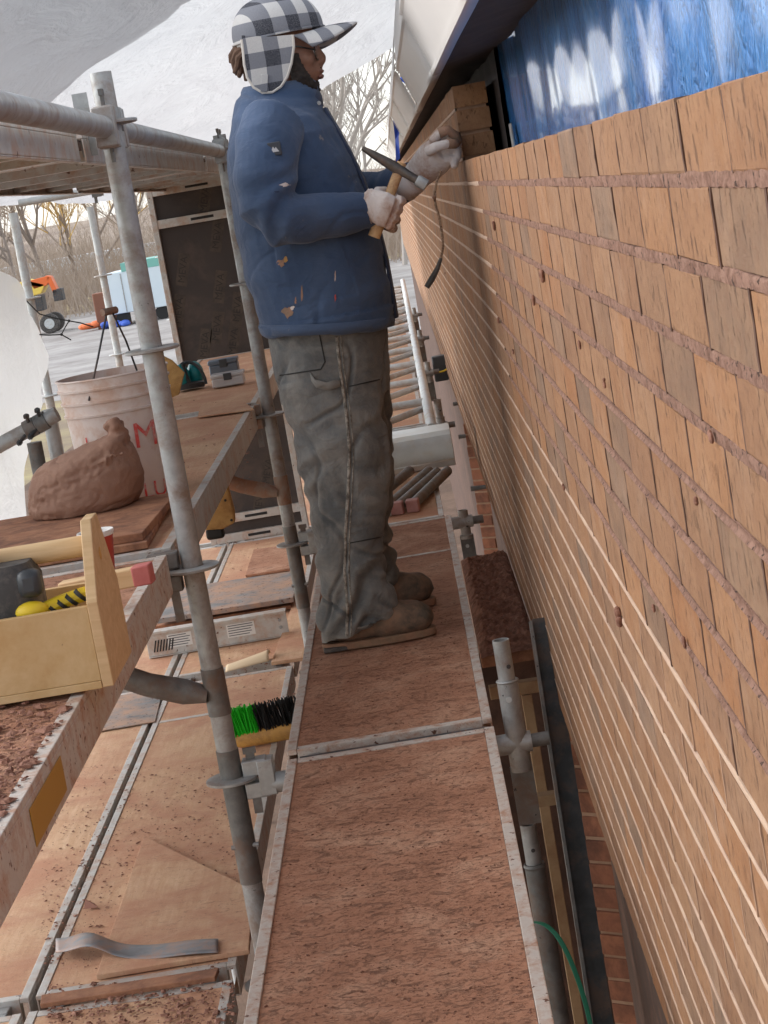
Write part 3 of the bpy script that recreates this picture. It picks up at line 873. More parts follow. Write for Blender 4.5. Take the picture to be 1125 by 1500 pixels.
# ---- boards under the mound
fr = atz(238, 777, .53); br = atz(240, 718, .53)
for k, (x0, x1, y0, y1, z0, z1, rot) in enumerate([(-1.32, -.675, fr.y-.05, fr.y+.72, .501, .517, .02), (-1.30, -.668, fr.y-.01, fr.y+.60, .5175, .536, -.03)]):
    cx, cy = (x0+x1)/2, (y0+y1)/2
    mb = MB(); q = []
    for sx, sy in ((x0,y0),(x1,y0),(x1,y1),(x0,y1)):
        dx, dy = sx-cx, sy-cy
        q.append(V((cx+dx*math.cos(rot)-dy*math.sin(rot), cy+dx*math.sin(rot)+dy*math.cos(rot), z0)))
    mb.prism(q, (0, 0, z1-z0))
    tag(mb.build('mortar_board', M['wood_edge'], smooth=0, bevel=.002), ['lower plywood board under the mortar mound', 'upper plywood board the mortar mound sits on'][k], 'board', 'boards under the mortar')
# ---- mortar mound
mc = atz(133, 745, .536); mc.z = .536
S = 4.95/2950
mb = MB()
def msec(pxl, pxr, py, ry):
    a = at(pxl, py, mc.y); b = at(pxr, py-.17*(pxr-pxl)*.5, mc.y)
    return (a+b)/2, (b.x-a.x)/2, ry
secs = []
for xl, xr, z, ry in [(-.148,.122,.0,.125),(-.156,.142,.025,.135),(-.145,.149,.07,.13),(-.132,.147,.10,.122),(-.118,.142,.122,.112),(-.07,.138,.142,.10),(-.01,.135,.158,.085),(.03,.134,.170,.068),(.062,.132,.180,.05)]:
    secs.append((V((mc.x+(xl+xr)/2, mc.y, mc.z+z)), (xr-xl)/2, ry, V((1, 0, 0)), 1))
mb.loft(secs, n=40, A=(1, 0, 0))
top = V((mc.x+.104, mc.y-.005, mc.z+.184))
rk = random.Random(4)
for k in range(26): mb.ball(top+V((rk.gauss(-.004, .013), rk.uniform(-.018, .018), rk.uniform(-.02, .03))), rk.uniform(.008, .013), 8, 6)
for k in range(22):
    s_ = rk.uniform(-.11, .1); mb.ball(mc+V((s_+.02, -.105+.03*abs(s_)*4, .075+.42*(s_+.07)+rk.uniform(-.012, .012))), rk.uniform(.004, .009), 7, 5)
def mdisp(p, n_):
    d = .007*nz(p.x, p.y, p.z, 9)+.004*nz(p.x, p.y, p.z, 26)+.0016*nz(p.x, p.y, p.z, 80)
    a_ = abs(nz(p.x*14, p.y*14, p.z*22)); d -= .006*math.exp(-(a_/.05)**2)*max(0, nz(p.x*9, 3, p.z*9)+.3)
    # trowel-cut ledge and crumbly band running up to the knob
    s = (p.z-mc.z)-(.075+.42*(p.x-mc.x+.05))
    band = math.exp(-(s/.018)**2)
    d += band*(.008*nz(p.x, p.y, p.z, 75)-.003)
    return d
o = remesh(mb, 'mortar_mound', M['mortar_wet'], None, .0045, 2, mdisp)
tag(o, 'tall brown mound of fresh mortar heaped on a plywood board', 'mortar mound')
# ---- bucket
bc = at(163, 545, 5.48)
bk = thing('bucket', (bc.x, bc.y, .5), 'dirty white plastic bucket of mortar with red lettering behind the mound', 'bucket')
hb = bc.z-.502
mb = MB(); prof = [(0,.128),(.004,.131),(hb*.70,.143),(hb*.705,.148),(hb*.72,.149),(hb*.725,.144),(hb*.80,.1455),(hb*.805,.151),(hb*.82,.152),(hb*.825,.147),(hb*.90,.148),(hb*.905,.154),(hb*.92,.155),(hb*.925,.150),(hb*.985,.151),(hb*.99,.156),(hb,.155),(hb,.149),(hb-.05,.146)]
mb.lathe((bc.x, bc.y, .502), (0, 0, 1), prof, 48); mb.build('pail', M['pail'], bk)
mb = MB(); mb.lathe((bc.x, bc.y, .502+hb-.035), (0, 0, 1), [(0, .14), (.004, .147), (.012, .10), (.016, .01)], 32); mb.build('mortar_fill', M['mortar_crumb'], bk)
pt = V((bc.x, bc.y-.01, 0)); tp = at(160, 456, 5.45)
la = V((bc.x-.052, bc.y-.142, .502+hb*.84)); 
mb = MB(); mb.pipe([la, la.lerp(tp, .5)+V((-.002, 0, 0)), tp+V((-.008, 0, -.005))], .0028, 8); rb = V((bc.x+.055, bc.y+.13, .502+hb*.9)); mb.pipe([rb, rb.lerp(tp, .5)+V((.006, 0, .01)), tp+V((.008, 0, -.005))], .0028, 8); mb.build('bail_wire', M['steel_dark'], bk)
mb = MB(); mb.tube(tp+V((-.016, -.02, 0)), tp+V((.016, .02, 0)), .010, n=10); mb.build('grip', M['rust'], bk)
def wrap(body, size, ang, z, squash=1.0):
    vs, fs = text_geo(body, size)
    out = []
    for v in vs:
        rr_ = .1325+.012*(z+v.y-.502)/(hb*.7)+.0012
        a = ang+v.x*squash/rr_
        out.append((bc.x+rr_*math.sin(a), bc.y-rr_*math.cos(a), z+v.y))
    mb = MB(); mb.add(out, fs); return mb
wrap('M', .098, .58, at(209, 640, 5.33).z, 1.0).build('red_letter', M['red_ink'], bk, smooth=0)
wrap('LU', .062, .6, at(214, 722, 5.33).z, 1.0).build('red_letter', M['red_ink'], bk, smooth=0)
wrap('I', .05, -.62, at(108, 655, 5.36).z, 1.0).build('red_letter', M['red_ink'], bk, smooth=0)
# ---- toolbox
b0 = atz(166, 1000, .512)
tx, ty = b0.x, b0.y
tb = thing('toolbox', (tx-.2, ty+.1, .505), 'open wooden tote toolbox with pointed plywood ends at the left edge', 'toolbox')
ED = .018; WB = .235; HT = .262
def endprof(x): return [V((x, ty, .507)), V((x, ty+WB, .507)), V((x, ty+WB, .507+.135)), V((x, ty+WB*.64, .507+HT)), V((x, ty+WB*.36, .507+HT)), V((x, ty-.002, .507+.14))]
for xe in (tx-ED, tx-.50):
    mb = MB(); mb.prism(endprof(xe), (ED, 0, 0)); mb.build('end_board', M['pine'], tb, smooth=0, bevel=.0015)
mb = MB(); mb.box((tx-.48, ty+.001, .519), (tx-ED-.0006, ty+.015, .507+.135)); mb.build('front_panel', M['pine_ply'], tb, smooth=0, bevel=.001)
mb = MB(); mb.box((tx-.48, ty+WB-.015, .519), (tx-ED-.0006, ty+WB-.001, .507+.135)); mb.build('back_panel', M['pine_ply'], tb, smooth=0, bevel=.001)
mb = MB(); mb.box((tx-.4995, ty-.001, .506), (tx-ED-.0006, ty+WB-.0005, .5185)); mb.build('base_panel', M['pine_ply'], tb, smooth=0, bevel=.001)
mb = MB(); mb.tube((tx-.48, ty+WB*.5, .507+.215), (tx-ED-.0005, ty+WB*.5, .507+.215), .018, n=18); mb.build('handle', M['pine'], tb)
# knots on the end board
mb = MB(); mb.lathe((tx+.0003, ty+WB*.47, .507+.2), (1, 0, 0), [(0, .011), (.0006, .010)], 14); mb.build('knot', M['yellow_wood'], tb)
# ---- pouch, rope and block in the toolbox
pc = V((tx-.215, ty+.085, .635))
pch = thing('tool_pouch', pc, 'scuffed black tool pouch with loops standing in the toolbox', 'pouch')
mb = MB(); mb.loft([(pc+V((0,0,-.07)), .105, .05), (pc+V((0,0,0)), .115, .055), (pc+V((.004,0,.065)), .112, .055), (pc+V((.004,0,.085)), .10, .047)], n=28, A=(1, 0, 0), e=.5); mb.build('body', M['black_rubber'], pch)
mb = MB(); mb.box((pc.x+.085, pc.y-.058, pc.z+.03), (pc.x+.125, pc.y-.02, pc.z+.075)); mb.build('end_pad', M['charcoal'], pch, bevel=.012)
for dx, hh in ((-.02, .055), (.035, .045)):
    mb = MB(); mb.beam(pc+V((dx, .0, .07)), pc+V((dx+.012, 0, .085+hh)), .022, .012, (1, 0, 0)); mb.build('plier_handle', M['black_rubber'], pch, bevel=.005)
mb = MB(); mb.pipe([pc+V((-.085, 0, .07)), pc+V((-.10, 0, .12)), pc+V((-.085, 0, .145)), pc+V((-.07, 0, .12)), pc+V((-.075, 0, .07))], .007, 8); mb.build('loop', M['black_rubber'], pch)
rp = V((tx-.085, ty+.05, .635))
mb = MB(); mb.pipe([rp+V((-.06, 0, -.03)), rp+V((-.03, 0, .0)), rp+V((.02, .005, .012)), rp+V((.06, .01, .018))], .012, 10)
o = mb.build('cord', M['yellow']); tag(o, 'yellow and black twisted cord inside the toolbox', 'cord')
mb = MB()
for k in range(7):
    p = rp+V((-.045+.016*k, .002, -.012+.005*k)); mb.lathe(p, (1, .1, .9), [(-.003, .0128), (.003, .0128)], 12)
mb.build('dark_twist', M['black'], o)
mb = MB(); mb.ball(rp+V((-.03, -.012, .008)), (.028, .018, .016))
tag(mb.build('yellow_chuck', M['yellow'], smooth=40), 'short yellow tool handle beside the striped cord in the toolbox', 'tool')
a = at(205, 842, 3.85)
mb = MB(); mb.beam(a+V((-.16, .02, -.01)), a+V((.02, 0, 0)), .036, .036, (0, 0, 1))
o = tag(mb.build('red_ended_block', M['pine'], bevel=.003), 'short wooden block with a faded red end behind the toolbox', 'wood block')
mb = MB(); mb.beam(a+V((-.012, .003, -.0005)), a+V((.0245, -.001, .0005)), .039, .039, (0, 0, 1)); mb.build('red_end', pm('faded_red_paint', srgb(176,92,88), srgb(196,116,110), 20, .7), o, bevel=.003)
# ---- cup
cpos = atz(150, 835, .505)
cu = thing('paper_cup', (cpos.x, cpos.y, .505), 'red paper cup with white rim between the mound and the toolbox', 'cup')
mb = MB(); mb.lathe(cu.location, (0, 0, 1), [(0, .028), (.082, .038), (.082, .036), (.01, .026)], 28); mb.build('cup_wall', M['red_pl'], cu)
mb = MB(); mb.lathe(V(cu.location)+V((0, 0, .076)), (0, 0, 1), [(0, .0385), (.008, .041), (.012, .040), (.010, .036), (-.03, .033)], 28); mb.build('rim', M['white'], cu)
# ---- red handled tool behind the post
a = at(226, 712, 6.3); b = at(290, 680, 6.3)
rt = thing('red_tool', a, 'red cylindrical tool lying on the platform behind the foreground post', 'tool')
mb = MB(); mb.tube(a+(b-a)*.45, b, .022, n=18); mb.build('barrel', M['red_pl'], rt)
mb = MB(); mb.tube(a, a+(b-a)*.2, .018, n=14); mb.build('knob', M['red_pl'], rt)
mb = MB(); mb.pipe([a+V((-.005, 0, .0)), a+V((-.02, 0, -.03)), a+V((-.015, 0, -.075)), a+V((-.04, 0, -.085))], .008, 8); mb.tube(a+(b-a)*.2, a+(b-a)*.46, .008, n=8); mb.build('bracket', M['steel_dark'], rt)
# ---- ear muffs
e0 = atz(280, 570, .502)
em = thing('ear_muffs', (e0.x, e0.y, .502), 'teal ear muffs with a black band lying on the platform', 'ear muffs')
for dx, dy in ((-.028, -.02), (.028, .03)):
    mb = MB(); mb.ball((e0.x+dx, e0.y+dy, .502+.06), (.036, .045, .055), 18, 12); mb.build('ear_cup', M['teal'], em, smooth=60)
mb = MB(); mb.lathe((e0.x, e0.y, .504), (0, .1, 1), [(0, .06), (.02, .066), (.028, .055)], 24); mb.build('cushion', M['charcoal'], em)
mb = MB(); mb.pipe([V((e0.x+.07*math.cos(q), e0.y-.02+.05*math.sin(q)*.3, .515+.105*math.sin(q))) for q in [math.pi*k/14 for k in range(15)]], .007, 8); mb.build('headband', M['charcoal'], em)
mb = MB(); mb.tube((e0.x+.004, e0.y-.055, .52), (e0.x-.012, e0.y-.04, .615), .008, n=8); mb.build('cup_strap', M['black'], em)
# ---- little cases
for nm, px, py, sx, sy, sz, mt, lab in (('parts_case', 335, 566, .135, .10, .055, 'clear', 'clear plastic parts case beside the ear muffs'), ('parts_case', 326, 553, .13, .10, .07, 'bluegrey', 'blue grey case with a latch behind the clear case')):
    c0 = atz(px, py, .502)
    if mt == 'bluegrey': c0.y += .12
    r_ = thing(nm, (c0.x, c0.y, .502), lab, 'case', 'small cases on the platform')
    mb = MB(); mb.box((c0.x-sx/2, c0.y, .503), (c0.x+sx/2, c0.y+sy, .503+sz*.7)); mb.build('tray', M[mt], r_, bevel=.006)
    mb = MB(); mb.box((c0.x-sx/2-.003, c0.y-.003, .5035+sz*.7), (c0.x+sx/2+.003, c0.y+sy+.003, .503+sz)); mb.build('lid', M[mt], r_, bevel=.005)
    mb = MB(); mb.box((c0.x-.015, c0.y-.008, .503+sz*.5), (c0.x+.02, c0.y-.0035, .503+sz*1.02)); mb.build('latch', M['charcoal'], r_, bevel=.002)
    if mt == 'clear':
        for k in range(5):
            mb = MB(); mb.box((c0.x-.055+.023*k, c0.y+.012, .504), (c0.x-.037+.023*k, c0.y+.05, .503+sz*.5)); mb.build('screw_pack', M['charcoal'] if k % 2 else M['galv'], r_, bevel=.002)
# ---- tan bag hanging at the platform edge, wooden scrap by the ear muffs
Yb = 7.1
out = [(284,752),(288,772),(303,777),(325,776),(344,766),(343,750),(331,704),(318,700),(316,724),(300,712)]
bg_ = thing('canvas_bag', at(315, 775, Yb), 'tan canvas bag hanging under the platform edge by the brown bracket', 'bag')
mb = MB(); mb.prism([at(x_, y_, Yb) for x_, y_ in out], (0, .05, 0)); mb.build('canvas', M['canvas'], bg_, smooth=0, bevel=.008)
mb = MB(); c0 = at(313, 779, Yb); mb.box((c0.x-.03, Yb+.004, c0.z-.03), (c0.x+.035, Yb+.046, c0.z+.012)); mb.build('dark_base', M['black'], bg_, bevel=.01)
for qx, qy in ((330, 733), (339, 762)):
    mb = MB(); mb.lathe(at(qx, qy, Yb-.001), (0, -1, 0), [(0, .005), (.002, .004)], 10); mb.build('rivet', M['black'], bg_)
a = atz(262, 574, .502)
mb = MB(); mb.prism([at(236,520,8.35), at(252,528,8.35), at(270,546,8.35), at(262,578,8.35), at(240,588,8.35)], (0, .02, 0))
tag(mb.build('board_scrap', M['canvas'], smooth=0, bevel=.003), 'tan board scrap standing behind the post, left of the ear muffs', 'board')
# ---- sheet of thin ply on the platform
q = [atz(293, 597, .5035), atz(352, 585, .5035), atz(372, 601, .5035), atz(290, 612, .5035)]
mb = MB(); mb.prism(q, (0, 0, .004)); tag(mb.build('thin_offcut', M['ply_tan'], smooth=0), 'thin plywood offcut lying on the raised platform near the cases', 'board')

# ---- upright formwork deck behind
Yp = 10.55
pl = [at(205, 285, Yp), at(338, 258, Yp), at(425, 772, Yp), at(345, 800, Yp)]
PXL, PXR = -1.105, -.70
zpt = at(270, 272, Yp).z; zpb = -.49
pn = thing('upright_deck', (PXL, Yp, zpb), 'dark phenolic scaffold deck panel stood upright in an aluminium frame', 'deck panel')
xl_t, xl_b = at(207, 285, Yp).x, at(282, 590, Yp).x
lean = lambda z: 0.0
XL = at(240, 420, Yp).x; XR = at(362, 420, Yp).x+.10
mb = MB(); mb.box((XL+.03, Yp, zpb+.02), (XR-.03, Yp+.012, zpt-.01)); mb.build('phenolic_sheet', pm('dark_phenolic_film', srgb(54,46,44), srgb(66,56,52), 5, .55, 0, srgb(84,70,62), .25, 4, .08, 60, .002, srgb(96,84,76), 30, .74), pn, smooth=0)
for xa in (XL, XR-.03):
    mb = MB(); mb.box((xa, Yp-.03, zpb), (xa+.03, Yp+.03, zpt)); mb.build('side_rail', M['alu'], pn, smooth=0, bevel=.002)
for zz in (zpt-.03, at(285, 327, Yp).z, at(385, 757, Yp).z, zpb+.0):
    mb = MB(); mb.box((XL+.0305, Yp-.028, zz), (XR-.0305, Yp-.001, zz+.045)); o = mb.build('cross_rail', M['alu'], pn, smooth=0, bevel=.002)
    mb = MB(); mb.box(((XL+XR)/2-.06, Yp-.0292, zz+.016), ((XL+XR)/2+.06, Yp-.0283, zz+.03)); mb.build('slot', M['black'], o, smooth=0)
M['stamp'] = pm('faded_stamp_ground', srgb(76,64,54), srgb(88,76,64), 30, .6, 0, srgb(62,52,46), .4, 20, 0)
M['stamp_ink'] = plain('stamp_ink', srgb(48,40,38), .6)
for (px, py) in [(300,292),(318,345),(268,395),(322,420),(262,455),(318,480),(348,452),(300,505),(342,500),(392,690),(380,735)]:
    c0 = at(px, py, Yp)
    if not (XL+.05 < c0.x < XR-.05): continue
    T = V((.30, 0, 1)).normalized(); A_ = V((T.z, 0, -T.x))
    hl, hw = .085, .03
    mb = MB(); mb.add([c0+V((0,-.0012-(c0.y-Yp),0))+T*(a_*hl)+A_*(b_*hw) for a_, b_ in ((-1,-1),(-1,1),(1,1),(1,-1))], [(0,1,2,3)]); o = mb.build('stamp', M['stamp'], pn, smooth=0)
    vs, fs = text_geo('MEVA', .052)
    T2, A2 = -T, -A_
    mb = MB(); mb.add([V((c0.x, Yp-.0018, c0.z))+T*v.x*1.05+(-A_)*v.y for v in vs], fs); mb.build('stamp_letters', M['stamp_ink'], o, smooth=0)

# ---- things on the lower decks
def slab(name, pts, z, h, mat, label, cat, bevel=.002, group=None):
    mb = MB(); mb.prism([atz(a, b, z) for a, b in pts], (0, 0, h))
    return tag(mb.build(name, mat, smooth=0, bevel=bevel), label, cat, group)
slab('dark_board', [(231,914),(431,882),(437,842),(262,868)], -.462, .022, M['ply_grey'], 'grey stained thick board lying across the lower deck behind the post', 'board')
slab('under_board', [(222,924),(428,892),(436,862),(262,886)], -.497, .018, M['wood_edge'], 'brown plank under the grey stained board', 'board')
a = atz(219, 962, -.495); b = atz(424, 930, -.495); ym = (a.y+b.y)/2
ab = thing('aluminium_plank', ((a.x+b.x)/2, ym, -.495), 'aluminium plank with printed safety labels lying across the lower deck', 'plank')
mb = MB(); mb.box((a.x, ym, -.495), (b.x, ym+.006, -.405)); mb.box((a.x, ym-.012, -.4045), (b.x, ym+.05, -.393)); mb.box((a.x, ym-.012, -.4985), (b.x, ym+.03, -.4955)); mb.build('channel', M['alu'], ab, smooth=0, bevel=.0015)
for px, wd in ((262, .10), (352, .115)):
    c0 = at(px, 930 if px < 300 else 918, ym)
    mb = MB(); mb.box((c0.x-wd/2, ym-.0012, -.47), (c0.x+wd/2, ym-.0004, -.415)); o = mb.build('safety_label', M['white'], ab, smooth=0)
    for k in range(5):
        mb = MB(); wz = -.42-.010*k; mb.box((c0.x-wd/2+.006, ym-.0019, wz-.003), (c0.x+wd/2-.006-.03*random.random(), ym-.0014, wz)); mb.build('print_line', M['charcoal'], o, smooth=0)
c0 = at(236, 935, ym); mb = MB()
for k in range(7): mb.add([(c0.x-.04+.012*k, ym-.0022, -.478), (c0.x-.034+.012*k, ym-.0022, -.478), (c0.x-.02+.012*k, ym-.0022, -.43), (c0.x-.026+.012*k, ym-.0022, -.43)], [(0,1,2,3)])
mb.build('hazard_stripes', M['black'], ab, smooth=0)
for dz in (-.43, -.46):
    mb = MB(); mb.lathe((b.x-.03, ym-.0005, dz), (0, -1, 0), [(0, .007), (.003, .006)], 12); mb.build('rivet', M['galv'], ab)
# curled paper
p0 = atz(330, 985, -.495)
mb = MB(); mb.grid(lambda u, v: V((p0.x+.17*u, p0.y+.13*v+.03*u, -.494+.028*math.sin(math.pi*v)*(.3+.7*u)+.01*u)), 14, 10)
tag(mb.build('paper_sheet', M['paper'], smooth=180, solid=.0012), 'curled cream paper sheet lying below the aluminium plank', 'paper')
slab('metal_hatch', [(128,1075),(228,1058),(240,1008),(165,1022)], -.4985, .004, M['ply_grey'], 'grey worn metal hatch plate on the left lower deck beneath the toolbox', 'hatch')
slab('ply_offcut', [(360,846),(425,836),(430,800),(372,808)], -.4985, .012, M['ply_red'], 'square plywood offcut on the lower deck beside the far post', 'board')
slab('long_offcut', [(398,975),(446,968),(452,880),(432,882)], -.4985, .014, M['ply_tan'], 'narrow plywood strip on the lower deck next to the walking deck', 'board')
# ---- broom head
bl = atz(346, 1096, -.497); brr = atz(430, 1080, -.497)
bm_ = thing('broom_head', bl, 'push broom head with green and black bristles lying on the lower deck', 'broom')
mb = MB(); mb.loft([(bl+V((0, .0, .024)), .016, .020), (bl.lerp(brr, .15)+V((0, 0, .024)), .023, .027), (bl.lerp(brr, .7)+V((0, 0, .024)), .023, .027), (brr+V((.1, 0, .024)), .022, .026)], n=16, A=(0, 1, 0), e=.7); mb.build('block', M['yellow_wood'], bm_)
for mt, f0, f1 in (('green_br', -.04, .46), ('black', .47, 1.25)):
    mb = MB()
    for k in range(170):
        f = random.uniform(f0, f1); p = bl.lerp(brr, f)+V((0, random.uniform(-.018, .022), .040))
        q = p+V((random.uniform(-.010, .010)-.012, random.uniform(-.01, .012), .092+random.uniform(-.012, .006)))
        mb.tube(p, q, .0024, .0018, n=4)
    tag(mb.build('bristles', M[mt], bm_, smooth=60), kind='stuff')
# ---- ply sheets, strip and rubble at the bottom left
slab('loose_sheet', [(142,1436),(366,1398),(372,1310),(212,1230)], -.4995, .013, M['ply_tan'], 'loose plywood sheet lying on the lower deck at the bottom', 'board')
slab('edge_batten', [(60,1478),(316,1438),(322,1424),(62,1464)], -.4985, .012, M['wood_edge'], 'dark wet board edge at the end of the bottom left deck', 'board')
def strip(u, v):
    p = atz(82+238*u, 1386+7*math.sin(u*3)+10*(v-.5)*2-8*max(0, .25-abs(u-.25))*0, -.484)
    return V((p.x, p.y, -.484+.02*math.exp(-((u-.22)/.12)**2)+.004*math.sin(9*u)))
mb = MB(); mb.grid(strip, 40, 4); tag(mb.build('flashing_strip', M['tape'], smooth=180, solid=.002), 'crumpled grey metal strip lying across the bottom left deck', 'strip')
def rubble(name, n, area, z, mat, smin, smax, label=None, cat=None):
    mb = MB()
    for k in range(n):
        px, py = area()
        p = atz(px, py, z) if not isinstance(z, tuple) else at(px, py, z[0])
        s = random.uniform(smin, smax)*(.5+random.random()**3)
        a_ = random.random()*6.3
        ax = V((math.cos(a_), math.sin(a_), 0)); ay = V((-ax.y, ax.x, 0))
        q = []
        for sx, sy, sz in ((-1,-1,0),(1,-1,0),(1,1,0),(-1,1,0),(-.6,-.5,1),(.6,-.6,1),(.5,.6,1),(-.5,.5,1)):
            j = random.uniform(.6, 1.2)
            q.append(p+ax*sx*s*j*1.5+ay*sy*s*j+V((0, 0, sz*s*random.uniform(.3, .9))))
        mb.add(q, [(0,3,2,1),(4,5,6,7),(0,1,5,4),(1,2,6,5),(2,3,7,6),(3,0,4,7)])
    return tag(mb.build(name, mat, smooth=0), kind='stuff')
U = random.uniform
rubble('mortar_droppings', 1700, lambda: (lambda y_: (562+(y_-271)*U(-.165, .19), y_))(U(1110, 1500)), -.002, M['mortar_crumb'], .0006, .0019)
rubble('mortar_droppings', 1000, lambda: (lambda y_: (562+(y_-271)*U(-.16, .18), y_))(U(780, 1075)), -.002, M['mortar_crumb'], .0006, .0018)
rubble('mortar_chips', 2200, lambda: (U(60, 350), U(1120, 1420)), -.4995, M['mortar_crumb'], .0009, .003)
rubble('rubble', 620, lambda: (U(70, 345), U(1440, 1500)), -.497, M['mortar_crumb'], .0015, .0055)
rubble('platform_crumbs', 500, lambda: (lambda y_: (-10+(1250-y_)*.62*U(0, 1)-20, y_))(U(1030, 1260)), .502, M['mortar_crumb'], .0015, .0065)
rubble('platform_chips', 260, lambda: (U(180, 370), U(585, 700)), .5045, M['mortar_crumb'], .001, .003)
rubble('far_chips', 600, lambda: (U(330, 450), U(790, 1040)), -.499, M['mortar_crumb'], .001, .0035)
c0 = atz(133, 1330, -.497); mb = MB(); mb.add([c0+V((-.018,0,0)), c0+V((.02,-.004,0)), c0+V((.006,.03,0)), c0+V((-.012,.008,.024))], [(0,1,2),(0,1,3),(1,2,3),(2,0,3)])
tag(mb.build('brick_chip', M['brick_end'], smooth=0), 'single broken brick chip on the bottom left deck', 'brick chip')
# mortar smear pile on the near platform left of the toolbox
# yellow sticker on the near platform rail
p1 = atx(48, 1215, -.6115); p2 = atx(88, 1110, -.6115)
mb = MB(); mb.box((-.6112, p1.y, .425), (-.6102, p2.y, .478)); tag(mb.build('yellow_sticker', plain('yellow_label', srgb(178,132,44), .5), smooth=0), 'yellow warning sticker on the rail of the nearest raised deck', 'sticker')

# ================================================================== the gap between deck and wall
# ledge with mortar droppings
led = thing('mortar_ledge', (.14, 6.4, -.2), 'ledge heaped with red mortar droppings between the deck and the wall', 'mortar heap')
mb = MB(); mb.box((.052, 5.72, -.20), (.222, 7.25, -.165)); mb.build('plank', M['wood_edge'], led, smooth=0, bevel=.004)
mb = MB()
def heap(u, v):
    x = .055+.166*u; y = 5.70+1.55*v
    e_ = min(1, 6*u+.2, 6*(1-u)+.5)*min(1, 10*v+.15, 8*(1-v)+.2)
    return V((x, y, -.166+e_*(.03+.016*nz(x, y, 1, 14)+.012*nz(x, y, 2, 40)+.012*nz(x, y, 3, 90))))
mb.grid(heap, 44, 300); mb.build('droppings', M['mortar_crumb'], led, smooth=40)
# steel angle leaning in the gap
s0 = at(793, 905, 5.05); s1 = at(893, 1560, 4.75)
sa = thing('steel_angle', (s1.x, s1.y, s1.z), 'dark rusted steel angle standing in the gap under the brick wall', 'steel angle')
d_ = (s0-s1); e1 = s1-d_*.6
mb = MB(); mb.beam(e1, s0, .05, .007, (1, 0, 0)); mb.build('wide_flange', M['steel_dark'], sa, smooth=0)
mb = MB(); mb.beam(e1+V((-.030, -.02, 0)), s0+V((-.030, -.02, 0)), .008, .05, (1, 0, 0)); mb.build('edge_flange', M['galv_dark'], sa, smooth=0)
# lumber frame and ply in the gap
fr_ = thing('lumber_frame', (.13, 5.5, -2.4), 'rough lumber frame seen down the gap beside the steel angle', 'timber frame')
a = at(762, 962, 5.55)
for nm, p, q, ww, hh in (('stud', (a.x, 5.55, -2.4), (a.x, 5.55, -.25), .03, .038), ('header', (.06, 5.56, -.232), (.26, 5.56, -.232), .036, .04), ('sill', (.10, 5.1, -.42), (.20, 5.1, -.42), .03, .04)):
    mb = MB(); mb.beam(p, q, ww, hh, (1, 0, 0) if nm == 'stud' else (0, 0, 1)); mb.build(nm, M['lumber'], fr_, smooth=0, bevel=.002)
mb = MB(); mb.box((-.06, 5.9, -2.4), (.42, 5.92, -.20)); tag(mb.build('ply_baffle', M['dark_ply'], smooth=0), 'brown plywood baffle standing below the ledge behind the lumber frame', 'board')
mb = MB(); mb.box((-.5, 7.9, -2.4), (.05, 7.92, -.16)); 
# green strap
g = [at(772, 1352, 4.55), at(795, 1350, 4.5), at(820, 1372, 4.45), at(842, 1420, 4.4), at(862, 1480, 4.35), at(872, 1540, 4.3)]
mb = MB(); vs = []
for i, p in enumerate(g): vs += [p+V((-.006, 0, 0)), p+V((.006, .004, .002))]
mb.add(vs, [(2*i, 2*i+1, 2*i+3, 2*i+2) for i in range(len(g)-1)])
o = mb.build('strap', M['green_strap'], smooth=60, solid=.001); m_ = o.modifiers.new('ss', 'SUBSURF'); m_.levels = m_.render_levels = 2
tag(o, 'green plastic strapping band curling down the gap by the near lower post', 'strap')
# ties from the scaffold to the wall
for k, (px, py, Y, L, lab) in enumerate([(690,716,9.6,.10,'steel wall tie rod nearest the mortar ledge'),(672,640,11.5,.12,'stained wall tie behind the upper post'),(664,592,12.6,.11,'thin wall tie farther along the wall')]):
    p = at(px, py, Y); mb = MB(); mb.tube(p, p+V((L, -.02, 0)), .013, .008, n=10); mb.tube(p+V((L, -.02, 0)), p+V((L+.05, -.03, .004)), .004, n=6)
    tag(mb.build('wall_tie', M['galv_dark']), lab, 'wall tie', 'ties between scaffold and wall')
p = at(645, 540, 14.2); mb = MB(); mb.box((p.x-.05, 14.2, p.z-.09), (p.x+.05, 14.3, p.z+.09)); o = tag(mb.build('grey_box', M['charcoal'], bevel=.01), 'grey electrical box on the wall side by the lattice frame', 'box')
p2 = at(640, 546, 14.15); mb = MB(); mb.pipe([p2, p2+V((.05, 0, .004)), p2+V((.10, 0, .025))], .006, 6); tag(mb.build('yellow_wire', M['yellow']), 'short yellow wire at the grey box', 'wire')
